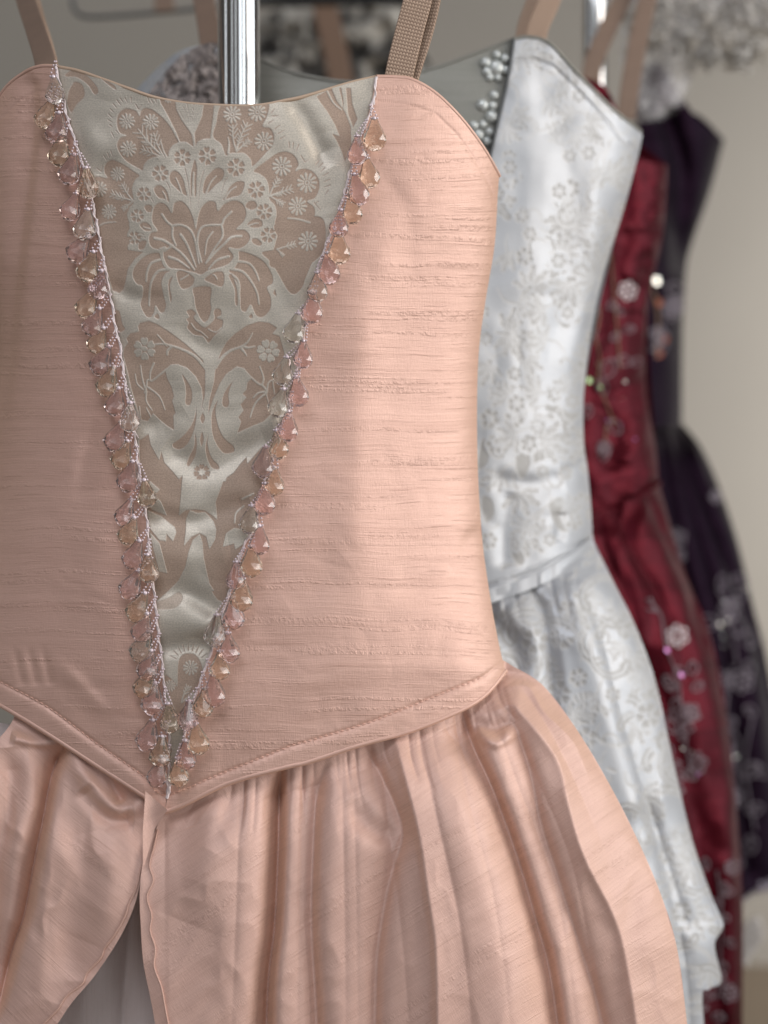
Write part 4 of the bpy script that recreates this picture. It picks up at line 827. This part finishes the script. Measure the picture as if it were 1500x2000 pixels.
strap('shoulder_strap', [at(1022, 90, 1.0), at(1028, 50, 1.005), at(1046, 0, 1.01), at(1075, -80, 1.02)], .0125, M['strap'], dress2, .0014, 9, .002)
strap('shoulder_strap', [at(1044, 90, .992), at(1052, 50, .995), at(1074, 0, 1.0), at(1100, -80, 1.01)], .0150, M['strap'], dress2, .0014, 9, .002)
strap('shoulder_strap', [at(415, 110, 1.0), at(408, 60, 1.02), at(398, 0, 1.05), at(385, -80, 1.09)], .0155, M['strap_back'], dress2, .0014)

# ================================================================ burgundy dress
DR = 1.16; PR = DR/FPX
dress3 = root('burgundy_dress', tuple(at(1150, 2000, DR+.06)), 'dark red silk dress with silver vine embroidery, third in the row', 'dress', 'dresses hanging in a row on the rail')
def red_depth(X, Y):
    sr = np.interp(Y, [310, 450, 600, 750, 880, 945, 1010], [1306, 1296, 1266, 1261, 1281, 1287, 1287]); t = np.clip((X-860)/(sr-860), 0, 1)
    d = DR+.09*(1-np.sqrt(1-.96*t**2.6))
    d = d+PR*fold(X, Y, [(1215, 330), (1212, 450), (1200, 640), (1190, 900)], 14, 20, 26, False)+PR*fold(X, Y, [(1275, 500), (1250, 560), (1235, 640)], 6, 12, 14, False, .1, .1)
    d = d+PR*fold(X, Y, [(1215, 760), (1250, 745), (1260, 720)], 5, 9, 9, False)+PR*fold(X, Y, [(1150, 995), (1220, 985), (1285, 940)], 6, 5, 6, True)
    return d+PR*(vnoise(X, Y, 40, 60, 81)*14+vnoise(X, Y, 18, 20, 82)*5+ridged(X, Y, 40, 34, 83)*5)
X, Y = coons([(1040, 190), (1100, 152), (1150, 154), (1186, 175), (1208, 225), (1228, 285), (1258, 312), (1304, 322)], [(1040, 1015), (1155, 1012), (1225, 985), (1287, 946)], [(1040, 190), (1040, 1015)], [(1304, 322), (1296, 450), (1266, 600), (1261, 750), (1281, 880), (1287, 946)], 150, 300)
patch('bodice', X, Y, red_depth(X, Y), M['red'], dress3)
X, Y = coons([(1040, 300), (1180, 250), (1304, 322)], [(1040, 1010), (1287, 946)], [(1040, 300), (1040, 1010)], [(1304, 322), (1266, 600), (1287, 946)], 20, 30)
patch('bodice_back', X, Y, DR+.10+.02*np.sin(np.linspace(0, math.pi, 20))[None, :]+0*X, M['red'], dress3)
b = Bag(); p = resample(catmull([(1040, 1015), (1155, 1010), (1225, 983), (1287, 944)], 8), 60); b.add(*tube(at(p[:, 0], p[:, 1], red_depth(p[:, 0], p[:, 1])-.001), .0028, 8)); b.build('waist_seam', M['red'], dress3)
def rskirt(X, Y):
    sr = np.interp(Y, [946, 1100, 1250, 1400, 1600, 1750, 2100], [1287, 1332, 1390, 1420, 1440, 1450, 1450]); t = np.clip((X-950)/(sr-950), 0, 1)
    bl = np.clip(Y-950, 0, None); d = DR+.012+.085*(1-np.sqrt(1-.96*t**3))-.03*(1-np.exp(-bl/90)); h = 0
    h = h-fold(X, Y, [(1205, 990), (1235, 1080), (1290, 1170), (1340, 1300)], 20, 12, 20, True, 0, .3)-fold(X, Y, [(1262, 965), (1300, 1050), (1345, 1150), (1380, 1280)], 16, 10, 16, True, 0, .2)
    h = h-fold(X, Y, [(1170, 1010), (1190, 1090), (1230, 1180)], 14, 10, 14, True, 0, .4)-fold(X, Y, [(1250, 1250), (1310, 1420), (1360, 1600), (1390, 1800), (1402, 2000), (1405, 2400)], 22, 26, 30, False, .1)
    h = h+fold(X, Y, [(1330, 1180), (1380, 1330), (1410, 1500), (1425, 1700), (1432, 2400)], 12, 24, 16, False, .1)
    return d-PR*(h+vnoise(X, Y, 50, 110, 91)*14+vnoise(X, Y, 20, 26, 92)*3+ridged(X, Y, 40, 80, 93)*5)
X, Y = coons([(1040, 1008), (1155, 1004), (1225, 978), (1286, 938)], [(1040, 2200), (1448, 2200)], [(1040, 1008), (1040, 2200)], [(1286, 938), (1332, 1100), (1390, 1250), (1420, 1400), (1440, 1600), (1450, 1750), (1450, 2000), (1448, 2200)], 200, 360)
patch('skirt', X, Y, rskirt(X, Y), M['red'], dress3)
def vine(parent, dfun, D, stems, leaves, flowers, mat, mat2, thick=.0007):
    P_ = D/FPX; b = Bag(); b2 = Bag(); b3 = Bag()
    def put(bag, pts, r):
        p = resample(catmull(pts, 6), max(8, int(len(pts)*5))); bag.add(*tube(at(p[:, 0], p[:, 1], dfun(p[:, 0], p[:, 1])-.0012), r, 5))
    for s in stems: put(b2, s, thick*1.1)
    for (x, y, a, L) in leaves:
        ca, sa = math.cos(a), math.sin(a); q = [(0, 0), (.3, .3), (.7, .28), (1, 0), (.7, -.28), (.3, -.3), (0, 0)]
        put(b, [(x+L*(u*ca-w*sa), y+L*(u*sa+w*ca)) for u, w in q], thick); put(b, [(x, y), (x+L*.6*ca, y+L*.6*sa)], thick*.7)
    for (x, y, R, n) in flowers:
        for i in range(n):
            a = 2*math.pi*i/n+x; cx, cy = x+math.cos(a)*R*.62, y+math.sin(a)*R*.62
            put(b3 if n == 6 and (y < 600 or 1200 < y < 1300) else b, [(cx+math.cos(t)*R*.27, cy+math.sin(t)*R*.30) for t in np.linspace(0, 6.28, 8)], thick*1.3)
    if b.V: b.build('leaf_embroidery', mat, parent)
    if b3.V: b3.build('flower_embroidery', M['flowerthread'] if D < 1.3 else mat, parent)
    if b2.V: b2.build('vine_embroidery', mat2, parent)
RV = np.random.default_rng(3)
st = [[(1190, 470), (1198, 560), (1205, 640), (1212, 720)], [(1160, 650), (1172, 700), (1168, 745), (1185, 790), (1200, 830)], [(1150, 560), (1170, 600), (1165, 650)], [(1185, 830), (1180, 870)]]
lv = [(1200, 600, .7, 22), (1210, 650, 2.4, 22), (1205, 700, .3, 30), (1195, 700, 1.9, 40), (1230, 710, -.3, 24), (1170, 740, 1.2, 32), (1150, 790, 1.7, 26), (1190, 820, .9, 34), (1178, 870, 1.5, 30), (1160, 640, 1.9, 24), (1165, 600, 2.2, 24), (1240, 640, 2.9, 22), (1205, 590, 2.6, 22)]
vine(dress3, red_depth, DR, st, lv, [(1226, 568, 20, 6), (1180, 875, 15, 6), (1158, 480, 13, 5)], M['silverthread'], M['goldthread'])
st = [[(1262, 1170), (1290, 1200), (1300, 1260), (1325, 1330), (1335, 1420), (1350, 1520)], [(1262, 1190), (1285, 1195)], [(1270, 1165), (1280, 1195)], [(1400, 1700), (1410, 1800), (1400, 1950)], [(1330, 1420), (1370, 1400)]]
lv = [(1330+RV.normal(0, 14)+(y-1400)*.06, y, RV.uniform(0, 6.3), RV.uniform(20, 32)) for y in np.linspace(1290, 1560, 20)]+[(1400+RV.normal(0, 14), y, RV.uniform(0, 6.3), RV.uniform(18, 28)) for y in np.linspace(1700, 1990, 14)]
vine(dress3, rskirt, DR, st, lv, [(1323, 1242, 24, 6), (1350, 1390, 18, 5), (1362, 1490, 22, 5), (1430, 1695, 16, 6), (1425, 1940, 18, 6)], M['silverthread'], M['silverthread'])
def sequin(x, y, r, D, dfun, mat, parent, aim=(1.55, .30, .35)):
    c_ = at(x, y, float(dfun(np.array([float(x)]), np.array([float(y)]))[0])-.0025); toL = (Vector(aim)-Vector(c_)).normalized(); toC = (-Vector(c_)).normalized(); hn = (toL+toC).normalized()
    V_ = []; n = 14; rr = r*D/FPX
    for k, (q, z) in enumerate(((.0, .0), (.6, .02), (1., .12))):
        for i in range(n): a = 2*math.pi*i/n; V_.append((q*rr*math.cos(a), q*rr*math.sin(a), z*rr))
    F_ = [(k*n+i, k*n+(i+1) % n, (k+1)*n+(i+1) % n, (k+1)*n+i) for k in range(2) for i in range(n)]
    R_ = np.array(hn.to_track_quat('Z', 'Y').to_matrix()); npmesh('sequin', np.array(V_) @ R_.T+c_, F_, M[mat], parent, True, origin=c_)
for x, y, r, mt in ((1151, 743, 6, 'sequin_green'), (1173, 756, 3, 'sequin_green'), (1303, 1270, 5, 'sequin_lilac'), (1331, 1318, 5, 'sequin_lilac')): sequin(x, y, r, DR, red_depth if y < 1000 else rskirt, mt, dress3)
strap('shoulder_strap', [at(1155, 165, 1.235), at(1160, 120, 1.24), at(1190, 50, 1.25), at(1216, 0, 1.26), at(1250, -80, 1.27)], .0165, M['strap_back'], dress3, .0016)
strap('shoulder_strap', [at(1222, 232, 1.225), at(1232, 160, 1.23), at(1248, 70, 1.24), at(1264, 0, 1.25), at(1280, -80, 1.26)], .0165, M['strap_back'], dress3, .0016)

# ================================================================ aubergine dress
DP = 1.45; PP = DP/FPX
dress4 = root('aubergine_dress', tuple(at(1250, 1900, DP+.06)), 'almost black purple dress with pale embroidery, farthest right in the row', 'dress', 'dresses hanging in a row on the rail')
def pur_depth(X, Y):
    sr = np.interp(Y, [275, 380, 510, 640, 830], [1414, 1385, 1342, 1331, 1331]); t = np.clip((X-1080)/(sr-1080), 0, 1)
    d = DP+.10*(1-np.sqrt(1-.96*t**2.6))+PP*fold(X, Y, [(1300, 230), (1330, 330), (1325, 430), (1330, 520)], 26, 20, 24, False)
    return d+PP*vnoise(X, Y, 50, 70, 101)*8
X, Y = coons([(1120, 260), (1220, 245), (1280, 235), (1325, 190), (1362, 232), (1414, 273)], [(1120, 840), (1331, 832)], [(1120, 260), (1120, 840)], [(1414, 273), (1385, 380), (1342, 510), (1331, 640), (1329, 760), (1331, 832)], 120, 240)
patch('bodice', X, Y, pur_depth(X, Y), M['purple'], dress4)
X, Y = coons([(1120, 300), (1325, 215), (1414, 273)], [(1120, 840), (1331, 832)], [(1120, 300), (1120, 840)], [(1414, 273), (1342, 510), (1331, 832)], 20, 30)
patch('bodice_back', X, Y, DP+.11+0*X, M['purple'], dress4)
def pskirt(X, Y):
    sr = np.interp(Y, [830, 890, 1030, 1180, 1300, 1500, 1740], [1331, 1378, 1432, 1470, 1500, 1530, 1540]); t = np.clip((X-1100)/(sr-1100), 0, 1)
    bl = np.clip(Y-830, 0, None); d = DP+.01+.09*(1-np.sqrt(1-.96*t**3))-.03*(1-np.exp(-bl/80)); h = 0
    for x0, s, w in ((1290, .24, 14), (1312, .34, 16), (1270, .16, 14), (1325, .5, 12)): h = h-fold(X, Y, [(x0, 835), (x0+110*s, 1000), (x0+330*s, 1300), (x0+440*s, 1700)], 26, w, w*1.8, True)
    return d-PP*(h+vnoise(X, Y, 40, 120, 111)*12)
X, Y = coons([(1120, 838), (1331, 826)], [(1120, 1790), (1400, 1770), (1480, 1735), (1540, 1700)], [(1120, 838), (1120, 1790)], [(1331, 826), (1378, 890), (1432, 1030), (1470, 1180), (1500, 1300), (1530, 1500), (1540, 1700)], 180, 300)
patch('skirt', X, Y, pskirt(X, Y), M['purple'], dress4)
M['fadedthread'] = simple('faded_lilac_embroidery', (.20, .17, .20), .5, .3)
M['lavthread'] = simple('lavender_embroidery', (.42, .38, .46), .4, .4)
vine(dress4, pur_depth, DP, [[(1275, 560), (1285, 620), (1282, 700)]], [(1300, 560, .3, 40), (1325, 600, 2.4, 36), (1285, 640, 1.9, 46), (1280, 690, -.9, 34), (1320, 580, 1.2, 30)], [(1312, 600, 20, 6), (1288, 655, 18, 5)], M['fadedthread'], M['goldthread'], .0011)
st = [[(1400, 1150), (1425, 1200), (1440, 1300)], [(1430, 1300), (1415, 1420), (1440, 1520), (1420, 1640)], [(1470, 1400), (1455, 1500), (1475, 1620)]]
lv = [(RV.uniform(1395, 1478), y, RV.uniform(0, 6.3), RV.uniform(24, 40)) for y in np.linspace(1130, 1700, 26)]
vine(dress4, pskirt, DP, st, lv, [(1424, 1190, 22, 6), (1324, 1050, 18, 5), (1325, 1085, 15, 5), (1398, 970, 13, 5), (1450, 1330, 24, 6), (1430, 1560, 22, 6)], M['fadedthread'], M['fadedthread'], .0009)
sequin(1283, 548, 8, DP, lambda x, y: pur_depth(x, y)-.002, 'sequin', dress4)
for x, y, r in ((1297, 662, 9), (1288, 690, 8), (1287, 590, 8)): sequin(x, y, r, DP, pur_depth, 'sequin_orange', dress4, (.2, -1, .6))
for k in range(16):
    x, y = (RV.uniform(1150, 1255), RV.uniform(560, 900)) if k < 6 else (RV.uniform(1290, 1400), RV.uniform(1300, 1900))
    sequin(x, y, RV.uniform(1.5, 3.2), DR, red_depth if y < 1000 else rskirt, ('sequin', 'sequin_lilac')[k % 2], dress3, (RV.uniform(-1, 2), RV.uniform(-1, .8), RV.uniform(-.5, 2)))
for k in range(12):
    x, y = RV.uniform(1395, 1480), RV.uniform(1150, 1650); sequin(x, y, RV.uniform(1.5, 3.), DP, pskirt, 'sequin', dress4, (RV.uniform(-1, 2), RV.uniform(-1, .8), RV.uniform(-.5, 2)))
# pale frill at the hem and the little sheer sleeve
b = Bag(); p = resample(catmull([(1380, 1790), (1430, 1760), (1470, 1740), (1520, 1720), (1545, 1700)], 8), 120); ph = np.linspace(0, 70, 120)
for k in range(4): b.add(*tube(at(p[:, 0]+np.cos(ph+k)*7, p[:, 1]+np.sin(ph*1.3+k)*9, DP+.02+.006*k), .0011, 5))
b.build('hem_frill', M['lavthread'], dress4)
b = Bag(); p = resample(catmull([(1440, 1860), (1462, 1820), (1475, 1800), (1482, 1830), (1466, 1850), (1450, 1880)], 8), 140); ph = np.linspace(0, 90, 140)
for k in range(5): b.add(*tube(at(p[:, 0]+np.cos(ph+k*1.2)*8, p[:, 1]+np.sin(ph*1.3+k)*9, DP+.03+.004*k), .0012, 5))
b.build('lace_tie', simple('pale_lace', (.55, .52, .50), .7), dress4)

# ================================================================ second post, hanger wire, tulle
p2 = post(1162, 1.32, 23*1.32/FPX, -300, 1700, 'far blurred chrome rack post between the white and the burgundy dress')
h1 = root('wire_hanger', tuple(at(280, 20, 1.45)), 'dark wire hanger bar with a rounded corner, blurred before the wall left of the post', 'hanger')
b = Bag(); p = catmull([(138, -120), (140, -40), (142, 5), (150, 24), (172, 33), (230, 31), (300, 25), (380, 18), (470, 8), (560, -10)], 8); b.add(*tube(at(p[:, 0], p[:, 1], 1.45), .0024, 10)); b.build('wire', M['wire'], h1)
strap('hanging_loop', [at(322, 22, 1.44), at(320, -5, 1.44), at(318, -80, 1.44)], .020, M['strap_back'], h1, .002)
bar = root('black_rail', tuple(at(645, -2, 1.7)), 'black horizontal rail above the mottled tulle, at the top edge', 'rail')
b = Bag(); b.add(*tube(np.array([at(x, 2-(x-500)*.01, 1.7) for x in (500, 600, 700, 810)]), .0075, 14)); b.build('rail_tube', M['black'], bar)

def ruffle(X, Y, D, mat, name, parent, amp, seed, fr=1.):
    d = D+amp*(vnoise(X, Y, 26*fr, 34*fr, seed)+.5*vnoise(X, Y, 11*fr, 13*fr, seed+1))
    return patch(name, X, Y, d, mat, parent)
tl = root('mottled_tulle_dress', tuple(at(650, 260, 1.75)), 'grey and cream mottled lace bodice with a brown strap, blurred behind the post', 'dress')
X, Y = coons([(500, 40), (560, 15), (650, 18), (760, 12), (800, 60), (850, 140)], [(500, 360), (880, 360)], [(500, 40), (500, 360)], [(850, 140), (880, 360)], 150, 120)
cvm, ntm, pm = newmat('mottled_lace'); tcn = nd(ntm, 'ShaderNodeTexCoord').outputs['Object']; n_ = noise(ntm, tcn, 26, 2, .45); n2_ = noise(ntm, tcn, 120, 3, .6)
ntm.links.new(mixc(ntm, ramp(ntm, mth(ntm, 'ADD', mth(ntm, 'MULTIPLY', n_, .85), mth(ntm, 'MULTIPLY', n2_, .15)), .44, .56), (.075, .07, .065), (.50, .47, .42)), pm.inputs['Base Color']); pm.inputs['Roughness'].default_value = .8
ruffle(X, Y, 1.76, cvm, 'lace_bodice', tl, .03, 121)
strap('shoulder_strap', [at(668, 170, 1.70), at(655, 100, 1.70), at(638, 30, 1.70), at(620, -60, 1.70)], .029, simple('dark_tan_strap', (.20, .125, .085), .8), tl, .002)
# lace ruffle over the white dress's left shoulder, its shade put into the colour
lr = root('lace_ruffle', tuple(at(360, 170, 1.1)), 'small lace ruffle with shade in its colour, peeking over the neckline just left of the near chrome post', 'lace trim')
mt_l = tulle('shaded_lace_net', (.30, .26, .245), .40, .55, 160, 1., (.20, .17, .16))
for k in range(4):
    X, Y = coons([(285, 190), (315, 150+k*6), (355, 108+k*4), (405, 84), (440, 90)], [(285, 300), (440, 300)], [(285, 190), (285, 300)], [(440, 90), (440, 300)], 70, 60); ruffle(X, Y, .953+.005*k, mt_l, 'lace_layer', lr, .006, 131+k*3)

# the gathered tulle and curly trim at the top right
tt_ = root('tulle_tutu', tuple(at(1380, 100, 1.38)), 'crumpled grey tulle with curly lace trim hanging over the purple dress shoulder', 'tutu')
mt1 = tulle('grey_tulle', (.78, .76, .77), .42, .70, 90, .4, (.85, .84, .85)); mt2 = tulle('brown_grey_lace', (.50, .47, .43), .46, .62, 130, .7, (.66, .63, .60))
for k in range(5):
    X, Y = coons([(1195+k*8, -60), (1560, -60)], [(1225+k*5, 215-k*10), (1262, 238), (1330, 185+k*6), (1362, 130), (1440, 70), (1560, 20)], [(1195+k*8, -60), (1205+k*8, 80), (1225+k*5, 215-k*10)], [(1560, -60), (1560, 20)], 110, 90)
    ruffle(X, Y, 1.33+.02*k, mt1, 'tulle_layer', tt_, .035, 151+k*3, 1.2)
for k in range(4):
    X, Y = coons([(1235, -60), (1560, -60)], [(1240, 55), (1270, 88+k*5), (1330, 100-k*6), (1400, 105), (1450, 90+k*6), (1500, 60), (1560, 70)], [(1235, -60), (1240, 55)], [(1560, -60), (1560, 70)], 110, 60)
    ruffle(X, Y, 1.30+.015*k, mt2, 'lace_layer', tt_, .03, 171+k*3)
b = Bag(); b2 = Bag()
for k in range(120):
    if RV.random() < .62: x = RV.uniform(1225, 1520); y = RV.uniform(-30, 60+60*math.sin((x-1225)/300*3.1))
    else: x = RV.uniform(1330, 1460); y = RV.uniform(60, 130)
    w = RV.uniform(5, 14); n = 14; ph = np.linspace(0, RV.uniform(4, 9), n)+RV.uniform(0, 6); gx = np.linspace(0, RV.normal(0, 12), n); gy = np.linspace(0, RV.uniform(4, 26), n)
    (b if k % 2 else b2).add(*tube(at(x+gx+np.cos(ph)*w, y+gy+np.sin(ph)*w*.8, 1.29+RV.uniform(0, .07)), RV.uniform(.0008, .0018), 5))
for k in range(14):   # hanging curls at the lower right edge
    x = RV.choice([1395, 1415, 1475, 1490, 1380, 1345])+RV.normal(0, 6); y0 = RV.uniform(50, 100); n = 20; ph = np.linspace(0, 14, n)
    b.add(*tube(at(x+np.cos(ph)*6, y0+np.linspace(0, RV.uniform(10, 40), n)+np.sin(ph)*5, 1.3), .0015, 5))
b.build('curly_trim', simple('grey_brown_trim', (.34, .31, .27), .8), tt_); b2.build('curly_trim', simple('pale_grey_trim', (.50, .48, .45), .8), tt_)
X, Y = coons([(1255, 130), (1290, 125), (1330, 190)], [(1232, 225), (1250, 240), (1275, 228), (1322, 194)], [(1255, 130), (1240, 180), (1232, 225)], [(1330, 190), (1322, 194)], 40, 40)
patch('sheer_sleeve', X, Y, 1.40+.01*np.sin(X/16)+0*Y, simple('sheer_grey', (.16, .135, .155), .6), tt_)
